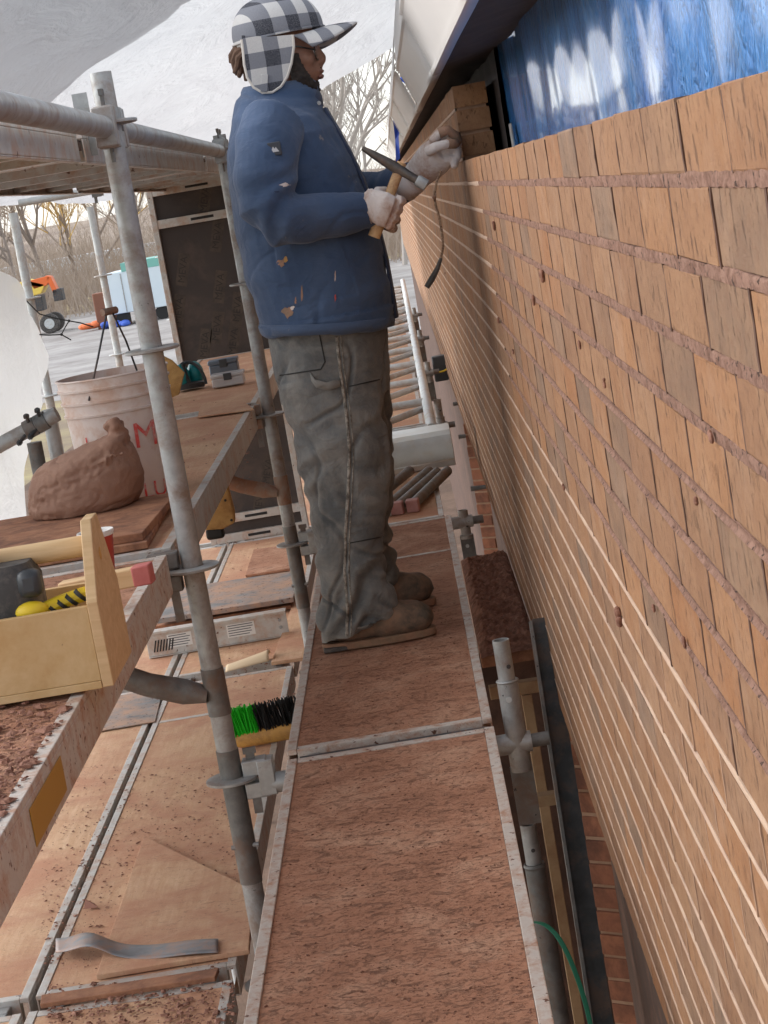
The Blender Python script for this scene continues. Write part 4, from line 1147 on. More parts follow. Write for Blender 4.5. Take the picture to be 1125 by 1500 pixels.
# stainless tub and steel legs on the third deck
tz = -.048; t0 = atz(620, 690, tz)
tub = thing('steel_tub', (t0.x, t0.y+.1, tz), 'rounded stainless steel tub turned over on the third deck', 'tub')
xa = atz(560, 700, tz).x; xb = at(666, 668, t0.y).x
prof = [(0, 0), (0, .03), (.006, .03), (.008, .12), (.02, .155), (.05, .175), (.30, .175), (.33, .155), (.345, .12), (.347, .03), (.353, .03), (.353, 0)]
mb = MB(); mb.prism([V((xa-.12, t0.y+.02+a_, tz+b_*.9)) for a_, b_ in prof], (xb-xa+.12, 0, 0)); mb.build('shell', M['stainless'], tub, smooth=25, bevel=.008)
for k, (p_, q_) in enumerate([((565,745),(628,690)), ((583,742),(640,692)), ((606,738),(655,690)), ((560,722),(600,690))]):
    a = atz(p_[0], p_[1], -.022); b = atz(q_[0], q_[1], -.022)
    if b.y > t0.y-.01: b = a+(b-a)*((t0.y-.03-a.y)/(b.y-a.y))
    r_ = thing('jack_leg', (a.x, a.y, -.048), ['leftmost of the steel jack legs with a pale foot', 'middle steel jack leg with a pink foot on the third deck', 'rightmost steel jack leg with a pink foot on the third deck', 'short jack leg half hidden by the trousers'][k], 'steel leg', 'steel jack legs on the third deck')
    mb = MB(); mb.tube(a, b, .022, n=16); mb.build('tube', M['galv_dark'], r_)
    d_ = (a-b).normalized(); mb = MB(); mb.beam(a+d_*.0, a+d_*.035+V((0, 0, -.004)), .05, .05, (0, 0, 1)); mb.build('foot', pm('pink_primer%d' % k, srgb(176,128,122), srgb(196,150,144), 20, .7) if k in (1, 2) else M['galv_pale'], r_, bevel=.004)
# ================================================================== the bricklayer
YM = 5.50
def P(px, py, Y=YM): return at(px, py, Y)
X1 = V((1, 0, 0))
man = thing('person', (-.2, YM, 0), 'bricklayer in blue jacket and checked cap laying bricks with a hammer in hand', 'person')
# ---- cloth materials
def cloth(name, c1, c2, dirt, amt, spots=None, weave=700, dsc=6, wr=.5):
    t = NT(name)
    n1 = t.noise(8, 6, .6)
    c = t.ramp(n1, [(.3, c1), (.72, c2)])
    d = t.noise(dsc, 8, .68, dist=.5)
    c = t.mix(t.math('MULTIPLY', t.ramp(d, [(.62-amt*.35, K4), (.82-amt*.2, W4)]), .8), c, dirt)
    if spots:
        s = t.noise(34, 4, .6)
        c = t.mix(t.math('MULTIPLY', t.ramp(s, [(.70, K4), (.76, W4)]), .7), c, spots)
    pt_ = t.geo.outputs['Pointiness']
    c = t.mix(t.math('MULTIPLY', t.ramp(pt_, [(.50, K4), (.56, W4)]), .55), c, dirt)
    c = t.mix(t.math('MULTIPLY', t.ramp(pt_, [(.43, W4), (.495, K4)]), .45), c, c1)  # fold shade painted into the cloth colour: creases go darker
    t.col(c).set(Roughness=.85)
    t.b.inputs['Sheen Weight'].default_value = .15
    h = t.math('ADD', t.math('MULTIPLY', t.noise((14, 14, 22), 4, .55, dist=1.2), wr*3), t.math('MULTIPLY', t.noise(weave, 2, .5), .12))
    t.bump(h, .55, .006)
    return t.m
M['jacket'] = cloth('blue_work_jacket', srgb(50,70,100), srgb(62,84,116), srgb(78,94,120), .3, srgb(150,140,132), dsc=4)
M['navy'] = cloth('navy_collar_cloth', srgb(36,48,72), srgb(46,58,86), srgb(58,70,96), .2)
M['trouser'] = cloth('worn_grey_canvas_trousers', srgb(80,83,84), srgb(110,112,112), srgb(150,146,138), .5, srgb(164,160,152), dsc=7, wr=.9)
M['seam'] = pm('pale_worn_seam', srgb(168,162,152), srgb(136,130,122), 60, .9, 0, srgb(86,80,72), .4, 60, .3, 300, .001)
M['boot'] = pm('muddy_leather_boot', srgb(74,68,60), srgb(98,88,76), 20, .85, 0, srgb(134,106,86), .42, 16, .35, 120, .002)
M['sole'] = pm('boot_sole', srgb(120,98,78), srgb(146,118,94), 30, .85, 0, srgb(160,120,96), .4, 20, .4, 90, .002)
M['glove'] = pm('grey_knit_glove', srgb(206,194,188), srgb(222,212,206), 20, .9, 0, srgb(176,140,120), .3, 13, .4, 350, .0015)
M['glove_dip'] = pm('mortar_dipped_fingers', srgb(122,100,82), srgb(144,120,100), 30, .85, 0, srgb(166,126,104), .4, 20, .4, 150, .002)
t = NT('brown_skin')
n1 = t.noise(40, 5, .6)
t.col(t.ramp(n1, [(.3, srgb(130,92,74)), (.7, srgb(150,108,88))])).set(Roughness=.5)
t.b.inputs['Subsurface Weight'].default_value = .08; t.b.inputs['Subsurface Radius'].default_value = (.006, .003, .002)
t.bump(t.noise(300, 4, .6), .1, .001)
M['skin'] = t.m
M['hair'] = pm('dark_hair', srgb(36,30,28), srgb(58,48,42), 60, .8, 0, None, 0, 0, .6, 250, .002)
M['dread'] = pm('brown_dreadlocks', srgb(84,62,50), srgb(112,86,70), 60, .85, 0, None, 0, 0, .7, 200, .003)
M['lip'] = pm('lip_skin', srgb(116,76,68), srgb(128,84,74), 40, .45, bump=0)
t = NT('buffalo_check')        # pale, grey and charcoal squares; runs on the cap's own axes
tc = t.n.new('ShaderNodeTexCoord')
ox = t.sep(t.map(1.0, tc.outputs['Object']))
def sq(sock, per, ph):
    return t.math('GREATER_THAN', t.math('FRACT', t.math('ADD', t.math('MULTIPLY', sock, 1/per), ph)), .5)
sx = sq(t.math('ADD', ox[0], t.math('MULTIPLY', ox[1], .75)), .082, .1); sz = sq(ox[2], .082, .33)
f = t.math('MULTIPLY', t.math('ADD', sx, sz), .5)
c = t.ramp(f, [(0, srgb(196,194,192)), (.5, srgb(118,120,128)), (1, srgb(48,50,60))], 'LINEAR')
w_ = t.noise(420, 2, .5)
c = t.mix(t.math('MULTIPLY', t.ramp(w_, [(.4, K4), (.65, W4)]), .25), c, srgb(150,150,154))
t.col(c).set(Roughness=.9)
t.bump(t.noise(500, 3, .6), .3, .001)
M['check'] = t.m
M['piping'] = plain('cream_piping', srgb(206,200,192), .9)

# ---- body: one continuous figure under the clothes, with the head on its neck
HC = P(414, 74)                       # head centre
mb = MB()
mb.ball(HC, (.096, .074, .112), 28, 20)
mb.ball(HC+V((.028, 0, -.052)), (.062, .058, .062), 22, 14)           # jaw
mb.loft([(HC+V((-.02, 0, -.06)), .058, .056), (HC+V((-.035, 0, -.14)), .062, .062), (HC+V((-.05, 0, -.22)), .085, .12)], n=20, A=X1)
fx = HC.x
nose_t = P(476, 87); 
mb.loft([(P(461, 66), .008, .007), (P(466, 76), .012, .010), (P(470, 84), .0155, .0155), (P(470, 91), .012, .017), (P(465, 96), .006, .012)], n=14, A=X1)
mb.ball(P(472, 87), (.0125, .012, .010), 12, 8)
for s in (-1, 1):
    mb.ball(P(468, 90)+V((0, s*.013, 0)), (.011, .008, .008), 10, 7)
    mb.ball(P(455, 66)+V((0, s*.03, 0)), (.02, .022, .010), 10, 7)     # brow
    mb.ball(P(450, 88)+V((0, s*.04, 0)), (.024, .02, .022), 12, 8)     # cheek
    mb.ball(P(408, 82)+V((0, s*.076, 0)), (.018, .01, .03), 12, 8)     # ear
mb.ball(P(463, 101), (.016, .026, .012), 12, 8)                        # muzzle
mb.ball(P(466, 105)+V((.002, 0, 0)), (.013, .022, .007), 12, 8)
mb.ball(P(464, 113), (.013, .02, .007), 12, 8)
mb.ball(P(455, 124), (.020, .024, .016), 12, 8)                        # chin
# trunk, arms and legs as one skeleton of tapering sections
mb.loft([(P(480, 480), .10, .15), (P(452, 400), .095, .145), (P(432, 320), .10, .16), (P(416, 240), .10, .18), (P(408, 180), .075, .15), (P(406, 150), .055, .07)], n=20, A=X1)
mb.loft([(P(405, 190, 5.31), .055, .055), (P(390, 260, 5.26), .048, .048), (P(398, 320, 5.25), .042, .042), (P(470, 316, 5.28), .038, .038), (P(540, 309, 5.33), .028, .032), (P(556, 307, 5.335), .02, .035)], n=14)
mb.loft([(P(430, 190, 5.69), .055, .055), (P(488, 262, 5.75), .046, .046), (P(520, 290, 5.76), .04, .04), (P(570, 280, 5.67), .036, .036), (P(608, 258, 5.57), .028, .032), (P(622, 246, 5.55), .02, .034)], n=14)
mb.loft([(P(482, 480, 5.41), .085, .085), (P(500, 600, 5.41), .075, .075), (P(515, 690, 5.41), .056, .056), (P(508, 800, 5.41), .05, .05), (P(510, 915, 5.40), .04, .04)], n=14)
mb.loft([(P(490, 480, 5.6), .085, .085), (P(512, 600, 5.66), .075, .075), (P(530, 690, 5.71), .056, .056), (P(540, 790, 5.76), .05, .05), (P(552, 872, 5.78), .04, .04)], n=14)
remesh(mb, 'body', M['skin'], man, .0062, 3)
# eyes, lips, beard
for s in (-1, 1):
    mb = MB(); mb.ball(P(457, 76)+V((0, s*.029, 0)), .0105, 14, 10); o = mb.build('eye', plain('eye_white', srgb(200,190,184), .25), man, smooth=180)
    mb = MB(); mb.ball(P(457, 76)+V((.0066, s*.029, 0)), (.005, .0055, .0055), 10, 8); mb.build('iris', plain('iris', srgb(40,26,20), .2), o, smooth=180)
for nm, py, rz_ in (('upper_lip', 104.5, .0065), ('lower_lip', 112, .0075)):
    mb = MB(); mb.ball(P(469, py), (.0105, .02, rz_), 14, 8); mb.build('lip', M['lip'], man, smooth=180)
mb = MB()
mb.loft([(P(431, 78, 5.435), .012, .010), (P(433, 95, 5.435), .017, .014), (P(439, 112, 5.44), .024, .018), (P(452, 126, 5.46), .020, .018), (P(461, 130, 5.5), .014, .02), (P(452, 126, 5.54), .020, .018), (P(439, 112, 5.56), .024, .018), (P(433, 95, 5.565), .017, .014), (P(431, 78, 5.565), .012, .010)], n=12)
mb.ball(P(459, 125), (.017, .026, .020), 14, 10)
mb.ball(P(469, 99.5), (.006, .02, .003), 10, 6)
remesh(mb, 'beard', M['hair'], man, .0045, 2, lambda p, n_: .004*nz(p.x, p.y, p.z, 160)+.003*nz(p.x, p.y, p.z, 300))
for (pts) in [[(357,70),(347,76),(342,90),(344,104)], [(358,76),(350,84),(348,97),(343,107)], [(360,82),(354,92),(353,104),(350,113)], [(359,72),(345,72),(339,82),(338,92)], [(362,88),(358,98),(361,108),(360,118)], [(356,78),(352,90),(346,98),(347,110)]]:
    mb = MB(); yy = YM+random.uniform(-.05, .03)
    mb.pipe([P(a, b, yy+.01*i) for i, (a, b) in enumerate(pts)], [.009, .010, .009, .005], 8)
    mb.build('dreadlock', M['dread'], man)
# glasses
gl = MB()
for s in (-1, 1):
    c0 = P(463, 79)+V((.006, s*.033, 0))
    gl.pipe([c0+V((.004*math.cos(a)*0-.006*abs(math.sin(a))*0+.010*math.cos(a)*s*0, .024*math.cos(a), .019*math.sin(a)))+V((-.008*(s*math.cos(a)+1)*.5, 0, 0)) for a in [2*math.pi*k/20 for k in range(21)]], .0016, 6)
    gl.pipe([c0+V((-.008, s*.024, .008)), P(440, 71)+V((0, s*.078, 0)), P(415, 70)+V((0, s*.082, 0))], .0022, 6)
gl.pipe([P(463, 77)+V((.008, -.01, 0)), P(464, 75)+V((.012, 0, 0)), P(463, 77)+V((.008, .01, 0))], .0016, 6)
g_ = gl.build('glasses', plain('dark_glasses_frame', srgb(40,34,30), .3), man)
for s in (-1, 1):
    c0 = P(463, 79)+V((.005, s*.033, 0))
    mb = MB(); mb.add([c0+V((-.008*(s*math.cos(a)+1)*.5, .0235*math.cos(a), .0185*math.sin(a))) for a in [2*math.pi*k/20 for k in range(20)]], [tuple(range(20))])
    mb.build('lens', plain('tinted_lens', srgb(120,112,100), .08, 0, Alpha=.35), g_, smooth=0)

# ---- cap
cc = P(409, 47)
RXC, RYC, RZC = .123, .098, .098
cap = MB()
def crown(u, v):
    th = 2*math.pi*u
    front = math.cos(th)
    low = -.10-.28*max(0, -front)          # reaches lower at the back of the head
    ph = low+(math.pi/2-low)*v
    r_ = math.cos(ph)**.8 if ph > 0 else 1.0-.12*(-ph)**1.2
    return cc+V((RXC*r_*math.cos(th)-.004, RYC*r_*math.sin(th), RZC*(math.sin(ph) if ph > 0 else ph*.9)+.003*math.sin(6*th)*max(0, math.cos(ph))))
cap.grid(crown, 48, 18)
cp = cap.build('cap', M['check'], man, smooth=180, solid=.004)
mb = MB()
def visor(u, v):
    th = R(-72+144*u)
    root = V((RXC*.985*math.cos(th), RYC*.99*math.sin(th), -.012))
    ext = .088*max(0, math.cos(th))**.55
    p = root+V((ext*v, .012*math.sin(th)*v, .010*v-.012*v*v-.056*abs(math.sin(th))**2*(.3+.7*v)))
    return cc+p+V((0, 0, .006))
mb.grid(visor, 26, 8); mb.build('visor', M['check'], cp, smooth=180, solid=.005)
for s in (-1, 1):
    ol = [(358,56),(396,58),(431,55),(432.5,72),(429,96),(423,115),(414,129),(402,137),(388,138),(375,130),(366,116),(362,98),(360,76)]
    def fl(px, py, off):
        p = P(px, py); bul = .018*(1-((py-58)/80.0)**2)
        p.y = YM+s*(RYC-.010+bul*.4+off); return p
    n_ = len(ol); mb = MB()
    vs = [fl(a, b, .002) for a, b in ol]+[fl(a, b, .010) for a, b in ol]
    ca = fl(397, 95, .014); cb = fl(397, 95, .0)
    vs += [ca, cb]
    fs = [(i, (i+1) % n_, (i+1) % n_+n_, i+n_) for i in range(n_)]+[(n_+i, n_+(i+1) % n_, 2*n_) for i in range(n_)]+[((i+1) % n_, i, 2*n_+1) for i in range(n_)]
    mb.add(vs, fs); fo = mb.build('ear_flap', M['check'], cp, smooth=40)
    mb = MB(); mb.pipe([fl(a, b, .007) for a, b in ol[2:]+[(358,62)]], .0042, 8); mb.build('piping', M['piping'], cp)
    mb = MB(); a, b = fl(391, 112, .016), fl(390, 137, .014); mb.beam(a, b, .018, .004, X1); mb.build('strap_tab', M['piping'] if s > 0 else M['check'], cp, bevel=.001)
mb = MB(); mb.pipe([cc+V((RXC*1.01*math.cos(q)-.004, RYC*1.01*math.sin(q), -.004-.012*(1-math.cos(q))*.5)) for q in [2*math.pi*k/40 for k in range(41)]], .0035, 6); mb.build('band_seam', M['check'], cp)

from mathutils.bvhtree import BVHTree
def on_surf(o, px, py, lift=.002):
    me = o.data; org = parent_origin(o.parent)
    if not hasattr(on_surf, 'c'): on_surf.c = {}
    if o.name not in on_surf.c:
        on_surf.c[o.name] = BVHTree.FromPolygons([v.co+org for v in me.vertices], [tuple(p.vertices) for p in me.polygons])
    d = ray(px, py).normalized()
    h = on_surf.c[o.name].ray_cast(CP, d)
    return None if h[0] is None else h[0]-d*lift
def stitch(o, pts, r, mat, name, lift=.001, n=10):
    out = []
    for (a, b), (c, d) in zip(pts, pts[1:]):
        for k in range(n):
            q = on_surf(o, a+(c-a)*k/n, b+(d-b)*k/n, lift)
            if q is not None: out.append(q)
    q = on_surf(o, *pts[-1], lift)
    if q is not None: out.append(q)
    if len(out) < 3: return None
    mb = MB(); mb.pipe(out, r, 6); return mb.build(name, mat, o)
# ---- jacket: trunk and both sleeves in one skin
mb = MB()
def slant(b, f, ry, Y):
    A_, B_ = P(*b, Y), P(*f, Y)
    return ((A_+B_)/2, (B_-A_).length/2, ry, (B_-A_), 1)
def pair(b, f, ry, Y=YM):
    A_, B_ = P(*b, Y), P(*f, Y)
    return ((A_+B_)/2, (B_.x-A_.x)/2, ry, X1)
mb.loft([pair((388,497),(574,462),.225), pair((384,480),(575,446),.23), pair((372,440),(569,405),.225), pair((357,390),(560,355),.218), pair((342,330),(543,298),.215), pair((331,260),(521,246),.222), pair((330,205),(496,203),.225), pair((337,170),(480,175),.19), pair((345,150),(474,160),.135), pair((352,135),(470,152),.095), pair((353,122),(468,142),.085)], n=36, A=X1, e=.88)
el = P(398, 318, 5.22); el2 = P(522, 290, 5.75)
def jd(p, n_):
    d = .005*nz(p.x, p.y*.7, p.z, 7)+.002*nz(p.x, p.y, p.z*1.6, 19)
    for c_, w_, s_ in ((el, .12, .007), (el2, .12, .007)):
        q = p-c_; g = math.exp(-(q.length/w_)**2)
        d += g*s_*math.sin(60*(q.x*.7-q.z*.7)+9*nz(p.x, p.y, p.z, 6))
    # drag folds running down the trunk towards the hem, gathered waist
    if p.y > 5.30 or p.z < .95:
        d += .007*nz(p.x*9+p.z*4, p.y*7, p.z*3)
        d += .004*math.sin(38*(p.z+.45*p.x)+6*nz(p.x, p.y, p.z, 5))*max(0, min(1, (1.25-p.z)/.3))
    a_ = abs(nz(p.x*4.2+p.z*2.2, p.y*3.5, p.z*6.5-p.x*4.0)); d -= .0035*math.exp(-(a_/.06)**2)*max(0, min(1, .5+2*nz(p.x*5, 7, p.z*5)))
    d += .004*nz(p.x*7+p.z*9, p.y*5, p.z*5-p.x*9)
    hem = P(470, 476).z
    if p.z < hem+.03: d += .006
    return d
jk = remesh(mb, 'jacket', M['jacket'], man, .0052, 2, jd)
mb = MB(); mb.loft([(P(402, 182, 5.31), .088, .085), (P(392, 215, 5.255), .090, .085), (P(388, 255, 5.225), .086, .08), (P(392, 300, 5.215), .080, .076), (P(412, 322, 5.22), .072, .070), (P(450, 320, 5.25), .064, .064), (P(500, 314, 5.29), .057, .057), (P(534, 309, 5.325), .050, .050), (P(548, 307, 5.335), .047, .047)], n=24)
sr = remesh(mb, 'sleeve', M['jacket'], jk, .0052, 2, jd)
mb = MB(); mb.loft([(P(430, 185, 5.68), .085, .08), (P(462, 225, 5.74), .08, .08), (P(492, 262, 5.77), .074, .072), (P(522, 285, 5.77), .066, .066), (P(560, 281, 5.70), .058, .058), (P(590, 267, 5.62), .05, .052), (P(606, 258, 5.58), .046, .048)], n=24)
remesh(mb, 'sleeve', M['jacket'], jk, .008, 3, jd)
# collar, hem band, zip flap, cuffs, arm badge
mb = MB(); mb.loft([pair((350,140),(472,158),.092), pair((350,122),(470,140),.088), pair((353,113),(465,132),.082)], n=30, A=X1, cap=False); mb.build('collar', M['jacket'], jk, smooth=180, solid=.008)
mb = MB(); mb.loft([pair((440,150),(476,166),.055), pair((438,138),(474,152),.06), pair((436,126),(468,140),.055)], n=24, A=X1, cap=False); mb.build('collar_front', M['navy'], jk, smooth=180, solid=.006)
mb = MB(); mb.lathe(P(467, 151, 5.44), (.3, -1, 0), [(0, .006), (.004, .0055)], 12); mb.build('snap', M['galv'], jk)
mb = MB(); hh = [pair((384,499),(577,463),.232), pair((381,484),(578,448),.236)]; mb.loft(hh, n=40, A=X1, e=.88, cap=False); mb.build('hem_band', M['jacket'], jk, smooth=180, solid=.006)
zf = [P(473, 158, 5.47), P(488, 185, 5.46), P(508, 220, 5.45), P(528, 262, 5.45), P(548, 320, 5.46), P(563, 380, 5.46), P(572, 430, 5.46), P(578, 466, 5.46)]
mb = MB(); vs = []
for p in zf: vs += [p+V((.006, -.02, 0)), p+V((.012, .03, 0))]
mb.add(vs, [(2*i, 2*i+1, 2*i+3, 2*i+2) for i in range(len(zf)-1)]); mb.build('zip_flap', M['navy'], jk, smooth=180, solid=.006)
bq = on_surf(sr, 402, 218, .001)
mb = MB(); mb.box((bq.x-.017, bq.y-.001, bq.z-.017), (bq.x+.017, bq.y+.014, bq.z+.017)); bo = mb.build('arm_badge', plain('badge_grey', srgb(58,62,70), .6), jk, bevel=.002)
mb = MB(); mb.add([bq+V((-.011,-.0022,-.008)), bq+V((-.003,-.0022,.006)), bq+V((.001,-.0022,0)), bq+V((.004,-.0022,.004)), bq+V((.011,-.0022,-.008))], [(0,1,2,3,4)]); mb.build('badge_peak', plain('badge_white', srgb(190,192,196), .6), bo, smooth=0)
# ---- trousers
mb = MB()
mb.loft([pair((392,470),(566,440),.185), pair((394,500),(566,478),.19), pair((402,545),(570,525),.19), pair((412,590),(571,572),.18)], n=32, A=X1, e=.9)
mb.loft([pair((408,560),(560,548),.105,5.42), pair((420,620),(566,606),.10,5.41), pair((433,670),(573,655),.096,5.405), pair((446,715),(575,700),.092,5.40), pair((455,770),(566,758),.088,5.40), pair((462,820),(560,812),.084,5.40), pair((466,862),(570,846),.083,5.40), slant((464,892),(578,868),.084,5.40), slant((467,924),(583,886),.084,5.40), slant((471,944),(578,898),.082,5.40)], n=28, A=X1, e=.9)
mb.loft([pair((430,560),(572,545),.105,5.60), pair((440,620),(574,606),.10,5.65), pair((455,680),(577,662),.094,5.69), pair((470,740),(578,724),.09,5.73), pair((480,800),(572,788),.086,5.76), pair((490,850),(582,838),.083,5.78), pair((496,884),(590,874),.080,5.78)], n=28, A=X1, e=.9)
kn = P(505, 690, 5.32); an = P(505, 880, 5.32)
def td(p, n_):
    d = .006*nz(p.x, p.y, p.z, 8)+.003*nz(p.x, p.y, p.z, 20)
    q = p-kn; d += .006*math.exp(-((q.z)/.16)**2)*math.sin(46*(q.z+.55*q.x)+8*nz(p.x, p.y, p.z, 6))*.8
    q = p-an; d += .008*math.exp(-((q.z)/.12)**2)*math.sin(62*(q.z-.35*q.x)+9*nz(p.x, p.y, p.z, 7))
    d += .004*nz(p.x*3, p.y*3, p.z*14+p.x*8)
    a_ = abs(nz(p.x*5+p.z*3, p.y*4, p.z*5.5-p.x*6)); d -= .008*math.exp(-(a_/.07)**2)
    low = max(0, min(1, (.42-p.z)/.25)); a_ = abs(nz(p.x*6-1, p.y*5, p.z*13+p.x*7)); d -= low*.010*math.exp(-(a_/.1)**2)
    return d
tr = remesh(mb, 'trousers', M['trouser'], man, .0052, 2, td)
# seams, pocket and hammer loop, laid on the outside of the near leg
SEAM = [(492,480),(498,540),(508,610),(512,660),(510,720),(506,780),(505,840),(509,890),(508,932)]
stitch(tr, SEAM, .0044, M['seam'], 'side_seam')
stitch(tr, [(a+6, b) for a, b in SEAM], .0018, M['seam'], 'side_seam')
stitch(tr, [(410,550),(470,541),(476,530),(466,480)], .0018, M['black'], 'pocket_seam')
stitch(tr, [(512,566),(556,556)], .0016, M['black'], 'knee_seam')
stitch(tr, [(510,796),(562,786)], .0016, M['black'], 'knee_seam')
mb = MB(); lp = [on_surf(tr, 455, 552, .004), on_surf(tr, 462, 562, .012), on_surf(tr, 480, 566, .012), on_surf(tr, 498, 560, .004)]
lp = [p for p in lp if p is not None]; vs = []
for p in lp: vs += [p+V((0, -.002, .011)), p+V((0, -.004, -.011))]
mb.add(vs, [(2*i, 2*i+1, 2*i+3, 2*i+2) for i in range(len(lp)-1)]); mb.build('hammer_loop', M['trouser'], tr, smooth=180, solid=.004)
# tears on the jacket
for src_, px, py, r1, r2, mt in ((sr,418,271,8,3,'glove'),(sr,404,281,5,1.5,'navy'),(jk,412,385,7,7,'glove_dip'),(jk,418,380,4,4,'canvas'),(jk,421,457,8,9,'glove_dip'),(jk,428,451,4,4,'glove'),(jk,442,428,2,13,'glove_dip'),(jk,433,440,2,6,'glove_dip'),(jk,491,405,1.3,9,'glove'),(jk,491,437,1.3,6,'red_pl')):
    ring = []
    for k in range(12):
        a = 2*math.pi*k/12; q = on_surf(src_, px+r1*random.uniform(.45, 1.25)*math.cos(a), py+r2*random.uniform(.45, 1.25)*math.sin(a), .0012)
        if q is not None: ring.append(q)
    c0 = on_surf(src_, px, py, .0015)
    if c0 is not None and len(ring) > 6:
        mb = MB(); mb.add([c0]+ring, [(0, 1+k, 1+(k+1) % len(ring)) for k in range(len(ring))]); mb.build('torn_patch', M[mt], jk, smooth=180)
# ---- boots
def boot(toe_px, heel_px, Y, name):
    a = atz(*heel_px, 0); b = atz(*toe_px, 0)
    x0, x1 = a.x, b.x; L = x1-x0
    bt = MB()
    S_ = [(0.07, .028, .036, .03), (.11, .042, .042, .042), (.18, .052, .044, .050), (.30, .07, .044, .068), (.45, .062, .047, .060), (.60, .050, .051, .048), (.76, .046, .054, .043), (.88, .042, .052, .039), (.96, .032, .043, .03), (1.0, .014, .024, .02)]
    bt.loft([(V((x0+L*f_, Y, .016+hz)), hh_, hw, V((0, 0, 1))) for f_, hh_, hw, hz in S_], n=24, A=(0, 0, 1), e=.75)
    bt.loft([(V((x0+L*.24, Y, .06)), .05, .042, X1), (V((x0+L*.27, Y, .20)), .045, .045, X1)], n=20, A=X1)
    up = remesh(bt, 'boot', M['boot'], man, .006, 2, lambda p, n_: .003*nz(p.x, p.y, p.z, 30)+.0025*math.sin(90*p.x)*math.exp(-((p.x-(x0+L*.55))/.04)**2))
    out = []
    for k in range(36):
        t_ = 2*math.pi*k/36; fx_ = .5+.5*math.cos(t_)
        wv = (.050 if fx_ > .55 else .038+.012*fx_/.55)
        out.append(V((x0-.004+(L+.012)*fx_, Y+math.copysign(abs(math.sin(t_))**.6, math.sin(t_))*wv, .0015)))
    mb = MB(); mb.prism(out, (0, 0, .021)); so = mb.build('sole', M['sole'], up, smooth=30, bevel=.003)
    mb = MB(); mb.box((x0+.0, Y-.038, .0008), (x0+L*.26, Y+.038, .014)); mb.build('heel', M['black_rubber'], so, bevel=.003)
    mb = MB()
    for k in range(5):
        xx = x0+L*(.34+.07*k); mb.pipe([V((xx, Y-.035, .026+.115-.019*k)), V((xx+.006, Y, .026+.140-.021*k)), V((xx, Y+.035, .026+.115-.019*k))], .0028, 6)
    mb.build('laces', M['black_rubber'], up)
    return up
boot((637, 940), (476, 951), 5.40, 'boot')
boot((636, 886), (498, 905), 5.785, 'boot')

# ---- gloves
def finger(mb, pts, r0, r1): mb.loft([(p, r0+(r1-r0)*i/(len(pts)-1), r0+(r1-r0)*i/(len(pts)-1)) for i, p in enumerate(pts)]+[(pts[-1]+(pts[-1]-pts[-2]).normalized()*r1*.7, r1*.55, r1*.55)], n=12)
YH = 5.315
hd0, hd1 = P(550, 341, YH), P(588, 240, YH)            # hammer handle axis
ax = (hd1-hd0).normalized(); e1 = V((0, -1, 0)); e1 = (e1-ax*e1.dot(ax)).normalized(); e2 = ax.cross(e1)
if e2.x < 0: e2 = -e2
gc = P(563, 307, YH); gc = hd0+ax*((gc-hd0).dot(ax))
mb = MB()
wr = P(546, 308, YH-.005)
mb.loft([(wr-X1*.012, .036, .032), (wr+X1*.008, .036, .030), (gc+e1*.026-e2*.034, .044, .026), (gc+e1*.036-e2*.006, .046, .019), (gc+e1*.034+e2*.018, .043, .014)], n=20, A=ax)
cols = [.036, .013, -.011, -.034]
for i, tt in enumerate(cols):
    c0 = gc+ax*tt
    L_ = [(38, .038), (75, .037), (110, .036), (150, .034), (190, .031), (222, .029)] if i < 3 else [(38, .036), (80, .034), (120, .032), (165, .029), (200, .028)]
    finger(mb, [c0+e1*(r_*math.cos(R(a)))+e2*(r_*math.sin(R(a))) for a, r_ in L_], .0135 if i < 3 else .012, .0105)
finger(mb, [gc-e2*.03+e1*.012+ax*.02, gc-e2*.032-e1*.01+ax*.038, gc-e2*.014-e1*.030+ax*.046, gc+e2*.012-e1*.034+ax*.044], .015, .011)
remesh(mb, 'glove', M['glove'], man, .0036, 2, lambda p, n_: .0012*math.sin(620*(p-wr).dot(V((1, 0, .1)))) if (p.x-wr.x) < .012 else .0008*nz(p.x, p.y, p.z, 200))
mb = MB(); mb.loft([(wr-X1*.055, .036, .034, ax), (wr-X1*.03, .037, .035, ax), (wr-X1*.008, .039, .035, ax)], n=20); mb.build('glove_cuff', M['glove'], man, smooth=180)
mb = MB()
for i, tt in enumerate(cols[2:]):
    c0 = gc+ax*(tt-.003); mb.loft([(c0+e1*(.0385*math.cos(R(a)))+e2*(.0385*math.sin(R(a))), .0133, .0133) for a in (70, 95, 120, 150, 185)], n=10)
mb.build('dipped_fingers', M['glove_dip'], man, smooth=180)
# left glove reaching for the brick end
lw = P(612, 256, 5.56); kn_ = P(646, 222, 5.50)
dd = (kn_-lw).normalized(); sdv = V((0, -1, 0)); up_ = sdv.cross(dd)
if up_.z < 0: up_ = -up_
mb = MB()
mb.loft([(lw-dd*.03, .040, .036), (lw, .040, .034), (lw.lerp(kn_, .35), .046, .030), (lw.lerp(kn_, .7), .05, .028), (kn_, .046, .024)], n=20, A=up_)
Yl = 5.49
finger(mb, [P(634,208,Yl), P(643,196,Yl-.005), P(656,192,Yl-.005), P(667,199,Yl), P(671,207,Yl+.005)], .0145, .0115)
finger(mb, [P(640,216,Yl+.02), P(652,203,Yl+.025), P(664,202,Yl+.025), P(672,212,Yl+.02)], .0145, .0115)
finger(mb, [P(646,226,Yl+.02), P(660,220,Yl+.01), P(671,222,Yl+.01), P(670,232,Yl)], .0140, .011)
finger(mb, [P(645,236,Yl+.015), P(658,233,Yl), P(668,234,Yl), P(665,243,Yl-.01)], .0128, .0105)
finger(mb, [P(626,222,Yl-.015), P(640,215,Yl-.035), P(655,211,Yl-.035), P(668,211,Yl-.02)], .0155, .0115)
